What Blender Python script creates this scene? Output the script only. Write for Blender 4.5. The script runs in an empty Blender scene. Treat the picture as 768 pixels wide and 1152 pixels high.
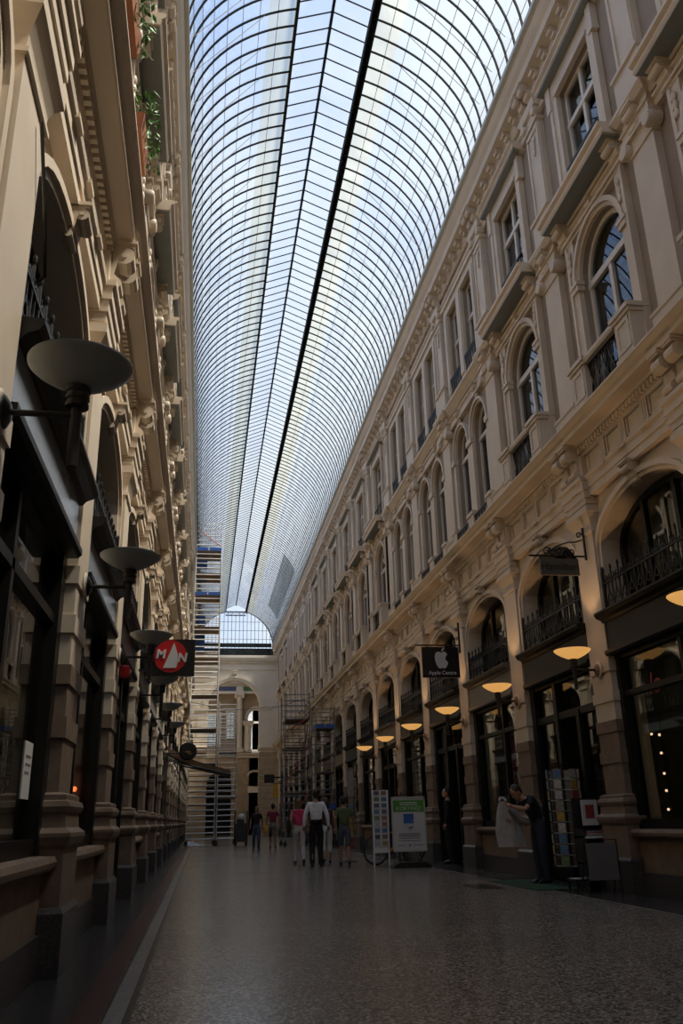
import bpy, bmesh, math, random
from math import sin, cos, pi, radians as R
from mathutils import Vector, Matrix
random.seed(7)
sc = bpy.context.scene
COL = sc.collection

# ------------------------------------------------------------------ materials
def mat(name, col, rough=.6, metal=0., noise=.0, nscale=3., bump=0., emit=None, estr=0., spec=.5, coat=0.):
    m = bpy.data.materials.new(name); m.use_nodes = True
    nt = m.node_tree; b = nt.nodes['Principled BSDF']
    b.inputs['Base Color'].default_value = (*col, 1)
    b.inputs['Roughness'].default_value = rough
    b.inputs['Metallic'].default_value = metal
    b.inputs['Specular IOR Level'].default_value = spec
    if coat: b.inputs['Coat Weight'].default_value = coat
    tc = nt.nodes.new('ShaderNodeTexCoord')
    if noise:
        n = nt.nodes.new('ShaderNodeTexNoise'); n.inputs['Scale'].default_value = nscale
        n.inputs['Detail'].default_value = 6
        nt.links.new(tc.outputs['Object'], n.inputs['Vector'])
        r = nt.nodes.new('ShaderNodeValToRGB')
        r.color_ramp.elements[0].position = .3; r.color_ramp.elements[1].position = .7
        r.color_ramp.elements[0].color = (*[c*(1-noise) for c in col], 1)
        r.color_ramp.elements[1].color = (*[min(1, c*(1+noise*.6)) for c in col], 1)
        nt.links.new(n.outputs['Fac'], r.inputs['Fac'])
        nt.links.new(r.outputs['Color'], b.inputs['Base Color'])
        if bump:
            bp = nt.nodes.new('ShaderNodeBump'); bp.inputs['Strength'].default_value = bump
            bp.inputs['Distance'].default_value = .01
            nt.links.new(n.outputs['Fac'], bp.inputs['Height'])
            nt.links.new(bp.outputs['Normal'], b.inputs['Normal'])
    if emit:
        b.inputs['Emission Color'].default_value = (*emit, 1); b.inputs['Emission Strength'].default_value = estr
    return m

CREAM = mat('cream_paint', (.63, .53, .415), .5, noise=.10, nscale=1.3)
ENDSTONE = mat('tan_rusticated_stone', (.42, .32, .21), .6, noise=.15, nscale=2)
ENDWHITE = mat('pale_end_paint', (.76, .68, .56), .5, noise=.06, nscale=1.3)
TAN = mat('tan_plaster', (.31, .245, .185), .7, noise=.12, nscale=1.0)
STONE = mat('brown_sandstone', (.21, .15, .105), .65, noise=.22, nscale=5, bump=.2)
GRANITE = mat('dark_granite', (.075, .068, .064), .35, noise=.5, nscale=40)
SOFFIT = mat('grey_soffit', (.235, .25, .24), .7, noise=.05)
WOOD = mat('black_painted_wood', (.011, .010, .009), .42, noise=.2, spec=.25)
BROWNWOOD = mat('brown_painted_wood', (.10, .08, .062), .35, noise=.15)
BLUEGREY = mat('grey_fascia_panel', (.20, .215, .24), .18, noise=.2, nscale=2)
IRON = mat('black_cast_iron', (.016, .015, .014), .45, metal=.4)
WHITEWOOD = mat('white_painted_sash', (.66, .60, .52), .4)
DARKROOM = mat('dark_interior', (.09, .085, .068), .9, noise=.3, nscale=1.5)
CURTAIN = mat('pale_curtain', (.45, .42, .38), .9, noise=.1, nscale=6)
LAMPGREY = mat('grey_enamel', (.34, .36, .35), .4)
DARKMETAL = mat('dark_metal', (.045, .042, .04), .4, metal=.6)
GLOW = mat('glowing_opal_glass', (.9, .6, .3), .3, emit=(1., .50, .135), estr=.60)
ALU = mat('galvanised_tube', (.72, .71, .68), .45, metal=.35, noise=.1, nscale=8)
STEEL = mat('dull_steel_tube', (.22,.21,.20), .5, metal=.6, noise=.15, nscale=8)
BLUE = mat('blue_board', (.03, .10, .36), .5, noise=.15)
PLY = mat('plywood_deck', (.20, .13, .075), .7, noise=.25)
RED = mat('red_paint', (.62, .015, .018), .35)
WHITE = mat('white_paint', (.80, .79, .76), .45)
BLACK = mat('black_sign_paint', (.012, .011, .011), .3)
ORANGE = mat('red_brace', (.45, .06, .03), .5)
YELLOW = mat('yellow_paint', (.65, .33, .02), .45)
GREENP = mat('green_print', (.07, .30, .03), .5)
BLUEP = mat('blue_print', (.05, .15, .42), .5, noise=.4, nscale=9)
PAPER = mat('white_paper', (.62, .61, .60), .6)
GREYPRINT = mat('grey_print', (.16, .15, .16), .6)
PINK = mat('pink_banner', (.42, .02, .10), .6)
LEAF = mat('green_leaf', (.07, .20, .03), .5, noise=.3, nscale=12)
TERRACOTTA = mat('terracotta', (.35, .14, .07), .8)
MATGREEN = mat('green_mat', (.012, .05, .02), .9, noise=.3, nscale=30)
RUBBER = mat('black_rubber', (.02, .02, .02), .7)
PLASTICSHEET = mat('white_plastic_sheet', (.75, .78, .82), .3)
ZINC = mat('zinc_trim', (.5, .52, .5), .5)
ROOFIRON = mat('roof_ironwork', (.012, .015, .016), .75, spec=.2)
BAR = mat('grey_glazing_bar', (.42, .41, .38), .5)
BANDB = mat('blue_mosaic', (.10, .13, .28), .5, noise=.3, nscale=8)
BANDG = mat('green_mosaic', (.10, .25, .09), .5, noise=.3, nscale=8)
FLAG = mat('awning_canvas', (.20, .115, .06), .8, noise=.15)
BULB = mat('halogen_bulb', (1, .8, .6), .3, emit=(1, .62, .40), estr=2.5)
RBULB = mat('red_bulb', (1, .3, .1), .3, emit=(1, .16, .04), estr=12)
REDLETTER = mat('red_window_letter', (.35, .05, .04), .5)
TREAD = mat('gilt_letter', (.30, .29, .24), .5)

def schlick(nt, f0):
    lw = nt.nodes.new('ShaderNodeLayerWeight'); lw.inputs['Blend'].default_value = .5
    pw = nt.nodes.new('ShaderNodeMath'); pw.operation = 'POWER'; pw.inputs[1].default_value = 5; nt.links.new(lw.outputs['Facing'], pw.inputs[0])
    ma = nt.nodes.new('ShaderNodeMath'); ma.operation = 'MULTIPLY_ADD'; ma.inputs[1].default_value = 1-f0; ma.inputs[2].default_value = f0
    nt.links.new(pw.outputs[0], ma.inputs[0]); return ma
def shop_glass(name, tint, rough=0.):
    m = bpy.data.materials.new(name); m.use_nodes = True; nt = m.node_tree; nt.nodes.clear()
    o = nt.nodes.new('ShaderNodeOutputMaterial'); mx = nt.nodes.new('ShaderNodeMixShader')
    fr = schlick(nt, .075)
    t = nt.nodes.new('ShaderNodeBsdfTransparent'); t.inputs['Color'].default_value = (*tint, 1)
    g = nt.nodes.new('ShaderNodeBsdfGlossy'); g.inputs['Roughness'].default_value = rough
    nt.links.new(fr.outputs[0], mx.inputs[0]); nt.links.new(t.outputs[0], mx.inputs[1]); nt.links.new(g.outputs[0], mx.inputs[2])
    nt.links.new(mx.outputs[0], o.inputs[0]); return m
GLASS = shop_glass('shop_glass', (.72, .74, .70))
WGLASS = shop_glass('sash_glass', (.6, .62, .62))

def roof_glass(name, tint, dust, dustcol):
    m = bpy.data.materials.new(name); m.use_nodes = True; nt = m.node_tree; nt.nodes.clear()
    o = nt.nodes.new('ShaderNodeOutputMaterial'); mx = nt.nodes.new('ShaderNodeMixShader')
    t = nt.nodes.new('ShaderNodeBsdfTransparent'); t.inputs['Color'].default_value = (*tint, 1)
    d = nt.nodes.new('ShaderNodeBsdfTranslucent'); d.inputs['Color'].default_value = (*dustcol, 1)
    tc = nt.nodes.new('ShaderNodeTexCoord'); n = nt.nodes.new('ShaderNodeTexNoise'); n.inputs['Scale'].default_value = 1.1
    n.inputs['Detail'].default_value = 5
    mr = nt.nodes.new('ShaderNodeMapRange'); mr.inputs[1].default_value = .3; mr.inputs[2].default_value = .7
    mr.inputs[3].default_value = dust*.7; mr.inputs[4].default_value = min(1, dust*1.3)
    nt.links.new(tc.outputs['Object'], n.inputs['Vector']); nt.links.new(n.outputs['Fac'], mr.inputs[0])
    nt.links.new(mr.outputs[0], mx.inputs[0]); nt.links.new(t.outputs[0], mx.inputs[1]); nt.links.new(d.outputs[0], mx.inputs[2])
    fr = schlick(nt, .05); m2 = nt.nodes.new('ShaderNodeMixShader'); gl = nt.nodes.new('ShaderNodeBsdfGlossy'); gl.inputs['Roughness'].default_value = .08
    nt.links.new(fr.outputs[0], m2.inputs[0]); nt.links.new(mx.outputs[0], m2.inputs[1]); nt.links.new(gl.outputs[0], m2.inputs[2])
    nt.links.new(m2.outputs[0], o.inputs[0]); return m
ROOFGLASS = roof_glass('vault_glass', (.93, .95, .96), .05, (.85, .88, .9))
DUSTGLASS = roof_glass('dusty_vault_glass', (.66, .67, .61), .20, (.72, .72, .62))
DARKGLASS = roof_glass('dark_vault_glass', (.30, .33, .35), .15, (.3, .33, .35))  # darker glass for one far stretch of the vault

def terrazzo(name, cols, scale, rough):
    m = bpy.data.materials.new(name); m.use_nodes = True; nt = m.node_tree; b = nt.nodes['Principled BSDF']
    tc = nt.nodes.new('ShaderNodeTexCoord'); v = nt.nodes.new('ShaderNodeTexVoronoi'); v.inputs['Scale'].default_value = scale
    nt.links.new(tc.outputs['Object'], v.inputs['Vector'])
    sp = nt.nodes.new('ShaderNodeSeparateColor'); nt.links.new(v.outputs['Color'], sp.inputs[0])
    r = nt.nodes.new('ShaderNodeValToRGB'); r.color_ramp.interpolation = 'CONSTANT'
    while len(r.color_ramp.elements) < len(cols): r.color_ramp.elements.new(.5)
    for i, c in enumerate(cols):
        r.color_ramp.elements[i].position = i/len(cols); r.color_ramp.elements[i].color = (*c, 1)
    nt.links.new(sp.outputs[0], r.inputs[0])
    n = nt.nodes.new('ShaderNodeTexNoise'); n.inputs['Scale'].default_value = .6; n.inputs['Detail'].default_value = 4
    nt.links.new(tc.outputs['Object'], n.inputs['Vector'])
    mx = nt.nodes.new('ShaderNodeMix'); mx.data_type = 'RGBA'; mx.blend_type = 'MULTIPLY'; mx.inputs[0].default_value = .55
    nt.links.new(r.outputs[0], mx.inputs[6]); nt.links.new(n.outputs['Fac'], mx.inputs[7])
    nt.links.new(mx.outputs[2], b.inputs['Base Color'])
    b.inputs['Roughness'].default_value = rough; b.inputs['Specular IOR Level'].default_value = .35
    return m
FLOOR = terrazzo('grey_terrazzo', [(.13, .115, .095), (.37, .33, .27), (.24, .21, .17), (.52, .465, .385), (.31, .275, .225), (.08, .07, .06)], 58, .21)
FLOORDARK = terrazzo('dark_terrazzo', [(.035, .033, .032), (.07, .065, .06), (.05, .046, .043), (.10, .095, .09)], 45, .25)
FLOORRED = terrazzo('red_terrazzo', [(.10, .038, .034), (.14, .055, .05), (.08, .03, .028)], 45, .28)
FLOORPALE = terrazzo('pale_terrazzo', [(.33, .30, .25), (.42, .38, .32), (.26, .235, .2)], 45, .28)

# ------------------------------------------------------------------ mesh builder
class MB:
    def __init__(s): s.v = []; s.f = []; s.m = []; s.cm = 0
    def add(s, vs, fs):
        o = len(s.v); s.v += [tuple(p) for p in vs]; s.f += [tuple(i+o for i in f) for f in fs]; s.m += [s.cm]*len(fs)
    def box(s, x0, x1, y0, y1, z0, z1):
        s.add([(x0,y0,z0),(x1,y0,z0),(x1,y1,z0),(x0,y1,z0),(x0,y0,z1),(x1,y0,z1),(x1,y1,z1),(x0,y1,z1)],
              [(0,3,2,1),(4,5,6,7),(0,1,5,4),(1,2,6,5),(2,3,7,6),(3,0,4,7)]); return s
    def slabs(s, rows, back=-.2):
        """stack of half-width/depth rings: rows = [(z, halfwidth, depth)...] -> closed moulded shaft"""
        vs = []; fs = []
        for z, hw, d in rows: vs += [(back,-hw,z),(d,-hw,z),(d,hw,z),(back,hw,z)]
        for i in range(len(rows)-1):
            a = i*4; b = a+4
            for j in range(4): fs.append((a+j, a+(j+1) % 4, b+(j+1) % 4, b+j))
        n = len(rows)*4; fs += [(3,2,1,0), (n-4,n-3,n-2,n-1)]
        s.add(vs, fs); return s
    def ext(s, prof, y0, y1):
        """closed profile in (d,z), extruded along y"""
        n = len(prof)
        s.add([(d,y0,z) for d,z in prof]+[(d,y1,z) for d,z in prof],
              [tuple(range(n))[::-1], tuple(range(n,2*n))]+[(i,(i+1)%n,n+(i+1)%n,n+i) for i in range(n)]); return s
    def poly(s, pts, y0, y1):
        """closed outline in (x,z), thickness along y"""
        return s.ext(pts, y0, y1)
    def tube(s, pts, r, n=6, cap=True):
        pts = [Vector(p) for p in pts]; vs = []; fs = []; prev = None
        for i, p in enumerate(pts):
            t = (pts[min(i+1,len(pts)-1)]-pts[max(i-1,0)]).normalized()
            if prev is None:
                a = Vector((0,0,1)) if abs(t.z) < .9 else Vector((1,0,0))
            else: a = prev
            u = (a-t*a.dot(t)).normalized(); w = t.cross(u); prev = u
            rr = r[i] if isinstance(r, (list,tuple)) else r
            vs += [p+(u*cos(2*pi*(k+.5)/n)+w*sin(2*pi*(k+.5)/n))*rr for k in range(n)]
        for i in range(len(pts)-1):
            for k in range(n): fs.append((i*n+k, i*n+(k+1)%n, (i+1)*n+(k+1)%n, (i+1)*n+k))
        if cap: fs += [tuple(range(n))[::-1], tuple(range((len(pts)-1)*n, len(pts)*n))]
        s.add(vs, fs); return s
    def lathe(s, prof, c=(0,0,0), n=24, axis='z'):
        vs = []; fs = []
        for r, z in prof:
            for k in range(n):
                a = 2*pi*k/n
                p = (r*cos(a), r*sin(a), z)
                if axis == 'y': p = (p[0], p[2], p[1])
                if axis == 'x': p = (p[2], p[0], p[1])
                vs.append((p[0]+c[0], p[1]+c[1], p[2]+c[2]))
        for i in range(len(prof)-1):
            for k in range(n): fs.append((i*n+k, i*n+(k+1)%n, (i+1)*n+(k+1)%n, (i+1)*n+k))
        ring = prof[0] == prof[-1]
        if prof[0][0] > 1e-4 and not ring: fs.append(tuple(range(n))[::-1])
        if prof[-1][0] > 1e-4 and not ring: fs.append(tuple(range((len(prof)-1)*n, len(prof)*n)))
        s.add(vs, fs); return s
    def ell(s, c, r, n=12, m=8):
        vs = []; fs = []
        for i in range(m+1):
            t = pi*i/m
            for k in range(n):
                a = 2*pi*k/n; vs.append((c[0]+r[0]*sin(t)*cos(a), c[1]+r[1]*sin(t)*sin(a), c[2]+r[2]*cos(t)))
        for i in range(m):
            for k in range(n): fs.append((i*n+k, (i+1)*n+k, (i+1)*n+(k+1)%n, i*n+(k+1)%n))
        s.add(vs, fs); return s
    def mesh(s, name, mats, flip=1, smooth=False):
        me = bpy.data.meshes.new(name)
        me.from_pydata([(x*flip,y,z) for x,y,z in s.v], [], s.f)
        for m in (mats if isinstance(mats,(list,tuple)) else [mats]): me.materials.append(m)
        me.polygons.foreach_set('material_index', s.m)
        bm = bmesh.new(); bm.from_mesh(me); bmesh.ops.remove_doubles(bm, verts=bm.verts, dist=1e-5)
        bmesh.ops.recalc_face_normals(bm, faces=bm.faces); bm.to_mesh(me); bm.free()
        if smooth:
            me.polygons.foreach_set('use_smooth', [True]*len(me.polygons)); me.set_sharp_from_angle(angle=R(38))
        return me

def link(name, me, parent=None, loc=(0,0,0), rot=None):
    o = bpy.data.objects.new(name, me); COL.objects.link(o)
    if parent: o.parent = parent
    o.location = loc
    if rot: o.rotation_euler = rot
    return o
def obj(name, mb, mats, parent=None, loc=(0,0,0), flip=1, smooth=False, rot=None):
    return link(name, mb.mesh(name, mats, flip, smooth), parent, loc, rot)
def tag(o, label=None, cat=None, group=None, kind=None):
    if label: o['label'] = label
    if cat: o['category'] = cat
    if group: o['group'] = group
    if kind: o['kind'] = kind
    return o
def thing(name, loc, label, cat, group=None, rz=0.):
    return tag(link(name, None, None, loc, (0,0,rz)), label, cat, group)
def copy_tree(o, parent=None):
    c = o.copy(); COL.objects.link(c)
    if parent is not None: c.parent = parent
    for ch in o.children: copy_tree(ch, c)
    return c
def text(name, body, size, loc, rot, m, parent=None, shear=0., ext=.004, align='CENTER', sx=1., bold=0.):
    cu = bpy.data.curves.new(name, 'FONT'); cu.body = body; cu.size = size; cu.align_x = align; cu.align_y = 'CENTER'
    cu.extrude = ext; cu.shear = shear; cu.offset = bold; cu.materials.append(m)
    t = bpy.data.objects.new('t', cu); COL.objects.link(t); dg = bpy.context.evaluated_depsgraph_get(); dg.update()
    me = bpy.data.meshes.new_from_object(t.evaluated_get(dg)); bpy.data.objects.remove(t); bpy.data.curves.remove(cu)
    me.name = name; o = link(name, me, parent, loc, rot); o.scale = (sx,1,1); return o

ORD = ('first second third fourth fifth sixth seventh eighth ninth tenth eleventh twelfth thirteenth fourteenth fifteenth sixteenth '
       'seventeenth eighteenth nineteenth twentieth').split() + ['twenty-%s' % x for x in 'first second third fourth fifth sixth seventh eighth ninth'.split()]

# ------------------------------------------------------------------ outlines
def opening(hw, zb, zs, rise, n=14):
    pts = [(-hw, zb), (-hw, zs)]
    if rise > 0: pts += [(-hw*cos(pi*i/n), zs+rise*sin(pi*i/n)) for i in range(1, n)]
    pts += [(hw, zs), (hw, zb)]
    return pts
def plate(mb, y0, y1, z0, z1, ops, d, depth, n=14):
    cur = y0
    for yc, hw, zb, zs, rise in sorted(ops):
        yl, yr = yc-hw, yc+hw
        mb.add([(d,cur,z0),(d,yl,z0),(d,yl,z1),(d,cur,z1)], [(0,1,2,3)])
        if zb > z0+1e-4: mb.add([(d,yl,z0),(d,yr,z0),(d,yr,zb),(d,yl,zb)], [(0,1,2,3)])
        o = [(yc+a,b) for a,b in opening(hw,zb,zs,rise,n)]
        top = o[1:-1]
        for a,b in zip(top,top[1:]):
            mb.add([(d,a[0],a[1]),(d,b[0],b[1]),(d,b[0],z1),(d,a[0],z1)], [(0,1,2,3)])
        ring = o if zb > z0-1 else o
        for a,b in zip(ring, ring[1:]+ring[:1]):
            mb.add([(d,a[0],a[1]),(d,b[0],b[1]),(d-depth,b[0],b[1]),(d-depth,a[0],a[1])], [(0,1,2,3)])
        cur = yr
    mb.add([(d,cur,z0),(d,y1,z0),(d,y1,z1),(d,cur,z1)], [(0,1,2,3)])
def archivolt(mb, yc, hw, zs, rise, w, d0, d1, zb=None, n=16):
    """moulded band around an opening (open ended)"""
    inn = [(-hw*cos(pi*i/n), zs+rise*sin(pi*i/n)) for i in range(n+1)]
    out = [(-(hw+w)*cos(pi*i/n), zs+(rise+w)*sin(pi*i/n)) for i in range(n+1)]
    mid = [((a[0]*.55+b[0]*.45),(a[1]*.55+b[1]*.45)) for a,b in zip(inn,out)]
    if zb is not None:
        inn = [(-hw,zb)]+inn+[(hw,zb)]; out = [(-hw-w,zb)]+out+[(hw+w,zb)]; mid = [(-hw-w*.45,zb)]+mid+[(hw+w*.45,zb)]
    dm = (d0+d1)/2+.005
    loops = [[(d0,)+p for p in inn],[(dm,)+p for p in inn],[(dm,)+p for p in mid],[(d1,)+p for p in mid],[(d1,)+p for p in out],[(d0,)+p for p in out]]
    L = len(inn)
    for la, lb in zip(loops, loops[1:]):
        mb.add([(p[0],p[1]+yc,p[2]) for p in la]+[(p[0],p[1]+yc,p[2]) for p in lb], [(i,i+1,L+i+1,L+i) for i in range(L-1)])
def frame_ring(mb, hw, zb, zs, rise, w, d0, d1, n=14):
    o = opening(hw,zb,zs,rise,n); i_ = opening(hw-w,zb+w,zs,max(rise-w,0) if rise else 0,n)
    if not rise: i_ = [(-hw+w,zb+w),(-hw+w,zs-w),(hw-w,zs-w),(hw-w,zb+w)]
    L = len(o)
    loops = [[(d0,)+p for p in o],[(d1,)+p for p in o],[(d1,)+p for p in i_],[(d0,)+p for p in i_]]
    for la, lb in zip(loops, loops[1:]+loops[:1]):
        mb.add(la+lb, [(i,(i+1)%L,L+(i+1)%L,L+i) for i in range(L)])
def pane(mb, hw, zb, zs, rise, d, n=14):
    o = opening(hw,zb,zs,rise,n); mb.add([(d,)+p for p in o]+[(d-.008,)+p for p in o], [tuple(range(len(o))), tuple(range(len(o),2*len(o)))[::-1]])

# ------------------------------------------------------------------ facade prototypes (d outwards, y along, z up)
def scroll_profile(h, d, top):
    """console side profile: S scroll, big volute on top, small at the foot"""
    p = [(0, top), (d, top), (d, top-.06*h)]
    c1 = (d-.17*h, top-.24*h); r1 = .17*h
    for i in range(9):
        a = R(80-i*26); p.append((c1[0]+r1*cos(a), c1[1]+r1*sin(a)))
    p.append((c1[0]-.16*h, top-.62*h))
    c2 = (.10*h, top-.80*h); r2 = .11*h
    for i in range(8):
        a = R(70-i*32); p.append((c2[0]+r2*cos(a), c2[1]+r2*sin(a)))
    p.append((0, top-.95*h))
    return p
def console(w, h, d, top, y=0., back=0.):
    mb = MB(); prof = [(a+back, b) for a,b in scroll_profile(h, d, top)]
    mb.ext(prof, y-w/2, y+w/2)
    mb.box(back, back+d+.02, y-w/2-.015, y+w/2+.015, top, top+.035)
    c = (back+d-.17*h, top-.24*h)
    for s in (-1,1): mb.lathe([(.055*h,-.012),(.055*h,.012)], (c[0], y+s*w/2, c[1]), 10, 'y')
    return mb
PROTO = {}
def protos(side, flip):
    P = {}
    def M(key, mb, mats, smooth=False): P[key] = mb.mesh(key, mats, flip, smooth)
    # ground pilaster
    M('plinth', MB().slabs([(0,.45,.13),(.44,.45,.13),(.48,.42,.10)]), GRANITE)
    M('pedestal', MB().slabs([(.47,.40,.09),(.90,.40,.09),(.93,.43,.12),(.99,.45,.14),(1.02,.45,.14),(1.06,.40,.09),(1.17,.39,.08),(1.18,.41,.10),(1.22,.42,.115),(1.26,.41,.10),(1.27,.385,.075),(1.31,.385,.075),(1.33,.345,.03)]), STONE)
    def shaft(rows, bands, z0, z1):
        out = [(z0,.32,0)]
        for a,b in bands: out += [(a,.32,0),(a,.34,.02),(b,.34,.02),(b,.32,0)]
        out.append((z1,.32,0)); return out
    M('lower_shaft', MB().slabs(shaft(0,[(1.76,1.93),(2.2,2.365)],1.32,2.37)), STONE)
    M('shaft', MB().slabs(shaft(0,[(2.64,2.80),(3.08,3.24)],2.37,5.5)), CREAM)
    M('capital', MB().slabs([(5.28,.32,.0),(5.29,.345,.025),(5.33,.345,.025),(5.34,.32,0),(5.44,.325,.01),(5.52,.35,.04),(5.58,.39,.075),(5.60,.41,.09),(5.70,.41,.09),(5.70,.36,.05),(5.75,.36,.05)]), CREAM)
    M('rosette', MB().lathe([(.0,.05),(.05,.045),(.06,.02),(.10,.02),(.125,.008),(.13,0)], (0.03,0,3.14), 14, 'x'), CREAM, True)
    # entablature repeat over a pilaster
    M('entablature_block', MB().slabs([(5.74,.38,.07),(5.84,.38,.07),(5.84,.40,.09),(5.97,.40,.09),(5.97,.42,.115),(6.10,.42,.115),(6.12,.44,.15),(6.18,.44,.15),(6.18,.38,.06),(6.58,.38,.06)], -.12), CREAM)
    M('console', console(.22,.60,.24,6.74,0,.05), CREAM)
    # arch keystone
    M('keystone', console(.24,.34,.19,5.86,0,-.10), CREAM)
    # mid pilaster
    M('mid_base', MB().slabs([(6.98,.40,.06),(7.45,.40,.06),(7.47,.42,.08),(7.52,.42,.08),(7.55,.36,.03)], -.14), CREAM)
    M('mid_shaft', MB().slabs([(7.53,.30,0),(10.18,.30,0)], -.14), CREAM)
    mb = MB().slabs([(10.12,.30,.0),(10.13,.325,.025),(10.17,.325,.025),(10.18,.30,.01),(10.36,.32,.03),(10.37,.42,.09),(10.46,.42,.09)], -.14)
    for s in (-1,1): mb.lathe([(.03,.13),(.10,.12),(.125,.08),(.125,-.1)], (0,s*.34,10.28), 12, 'x')
    M('mid_capital', mb, CREAM, True)
    M('mid_block', MB().slabs([(10.45,.38,.06),(10.58,.38,.06),(10.59,.41,.09),(10.63,.41,.09),(10.63,.36,.04),(10.78,.36,.04),(10.80,.42,.11),(10.90,.47,.18),(10.96,.47,.18),(10.98,.40,.08),(11.10,.40,.08)], -.14), CREAM)
    M('mid_console', console(.26,.42,.16,10.78,0,.02), CREAM)
    # upper pilaster
    M('upper_base', MB().slabs([(11.08,.38,.05),(11.62,.38,.05),(11.64,.41,.09),(11.70,.41,.09),(11.73,.34,.02)], -.14), CREAM)
    mb = MB().slabs([(11.70,.29,-.01),(13.74,.29,-.01)], -.14)
    for y0,y1,z0,z1 in ((-.27,-.21,11.8,13.6),(.21,.27,11.8,13.6),(-.27,.27,11.74,11.82),(-.27,.27,13.58,13.68)): mb.box(-.03,.02,y0,y1,z0,z1)
    for z in (13.45,13.3,13.15): mb.ell((.01,0,z), (.025,.09-(13.45-z)*.15,.09), 8, 6)
    M('upper_shaft', mb, CREAM)
    mb = MB().slabs([(13.70,.30,.0),(13.72,.34,.05),(13.78,.34,.05),(13.80,.29,.0),(14.02,.29,.01),(14.04,.35,.07),(14.12,.38,.10),(14.18,.38,.10)], -.14)
    for s in (-1,1): mb.lathe([(.02,.10),(.08,.09),(.10,.05),(.10,-.1)], (0,s*.26,13.92), 12, 'x')
    M('upper_capital', mb, CREAM, True)
    M('upper_console', console(.20,.44,.30,14.62,0,-.04), CREAM)
    M('modillion', console(.15,.26,.26,14.62,0,-.08), CREAM)
    # mid window surround, single
    mb = MB()
    for s in (-1,1):
        mb.box(-.12,-.03, s*.92-.13 if s>0 else -1.05, 1.05 if s>0 else -.79, 7.13, 10.36)
        mb.box(-.12,-.0, *( (.98,1.05) if s>0 else (-1.05,-.98)), 7.13, 10.36)
        mb.box(-.12,.01, *((.74,.98) if s>0 else (-.98,-.74)), 9.36, 9.52)
        mb.box(-.12,.03, *((.72,1.0) if s>0 else (-1.0,-.72)), 9.46, 9.53)
        for z in (10.15,10.0,9.86): mb.ell((.0,s*.92,z), (.03,.05,.08), 8, 6)
    archivolt(mb, 0, .77, 9.5, .77, .15, -.12, .0)
    mb.box(-.12,-.02,-1.05,1.05,10.36,10.44); mb.box(-.12,.02,-1.07,1.07,10.42,10.47)
    M('mid_surround', mb, CREAM)
    M('mid_keystone', console(.16,.34,.15,10.60,0,-.10), CREAM)
    # paired window surround
    mb = MB()
    for c in (-.70,.70): archivolt(mb, c, .52, 9.5, .62, .12, -.12, -.01)
    for a,b in ((-1.40,-1.22),(-.18,.18),(1.22,1.40)):
        mb.box(-.12,-.04,a,b,7.13,9.45); mb.box(-.12,.0,a-.02,b+.02,9.36,9.5)
    for a,b in ((-1.44,-1.16),(-.2,.2),(1.16,1.44)):
        mb.box(-.12,.08,a,b,7.13,7.58); mb.box(-.12,.11,a-.03,b+.03,7.56,7.64)
    mb.box(-.12,-.02,-1.42,1.42,10.38,10.47)
    M('pair_surround', mb, CREAM)
    # upper window surround single / pair
    mb = MB()
    for s in (-1,1):
        a,b = (.65,.88) if s>0 else (-.88,-.65); mb.box(-.12,-.03,a,b,11.05,13.54)
        a,b = (.80,.90) if s>0 else (-.90,-.80); mb.box(-.11,.0,a,b,11.06,13.29)
        a,b = (.80,.97) if s>0 else (-.97,-.80); mb.box(-.11,.02,a,b,13.3,13.85)
    mb.box(-.12,-.02,-.86,.86,13.54,13.87); mb.box(-.10,.0,-.68,.68,13.5,13.58)
    M('upper_surround', mb, CREAM)
    mb = MB().ext([(-.12,13.86),(.0,13.88),(.14,13.92),(.14,13.98),(.20,14.02),(.20,14.06),(-.12,14.10)], -1.12, 1.12)
    M('window_hood', mb, [CREAM])
    M('hood_soffit', MB().box(-.02,.13,-1.08,1.08,13.86,13.905), SOFFIT)
    mb = MB()
    for a,b in ((-1.28,-1.04),(-.17,.17),(1.04,1.28)):
        mb.box(-.12,-.04,a,b,11.05,13.8); mb.box(-.12,-.01,a+.04,b-.04,11.3,13.6)
    mb.box(-.12,-.03,-1.3,1.3,13.62,13.85); mb.box(-.12,.02,-1.34,1.34,13.82,13.92)
    M('upper_pair_surround', mb, CREAM)
    # balcony slab under upper window
    mb = MB().ext([(-.14,10.80),(.30,10.80),(.32,10.84),(.32,10.90),(.37,10.94),(.37,11.0),(-.14,11.02)], -1.24, 1.24)
    M('balcony_slab', mb, CREAM)
    M('slab_soffit', MB().box(-.1,.30,-1.20,1.20,10.775,10.803), SOFFIT)
    M('slab_console', console(.26,.40,.24,10.77,0,-.06), CREAM)
    # mid balcony
    ped = MB()
    for z0,z1,e in ((6.99,7.22,.03),(7.22,7.80,0),(7.80,7.86,.03),(7.86,7.93,.055)): ped.box(-.12,.20+e,-.235-e,.235+e,z0,z1)
    for a,b,c,d_ in ((-.19,-.13,7.3,7.74),(.13,.19,7.3,7.74),(-.19,.19,7.27,7.33),(-.19,.19,7.7,7.76)): ped.box(.19,.215,a,b,c,d_)
    M('pedestal_pier', ped, CREAM)
    M('handrail', MB().ext([(.06,7.80),(.20,7.80),(.22,7.84),(.22,7.90),(.06,7.91)], -.54, .54), CREAM)
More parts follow.
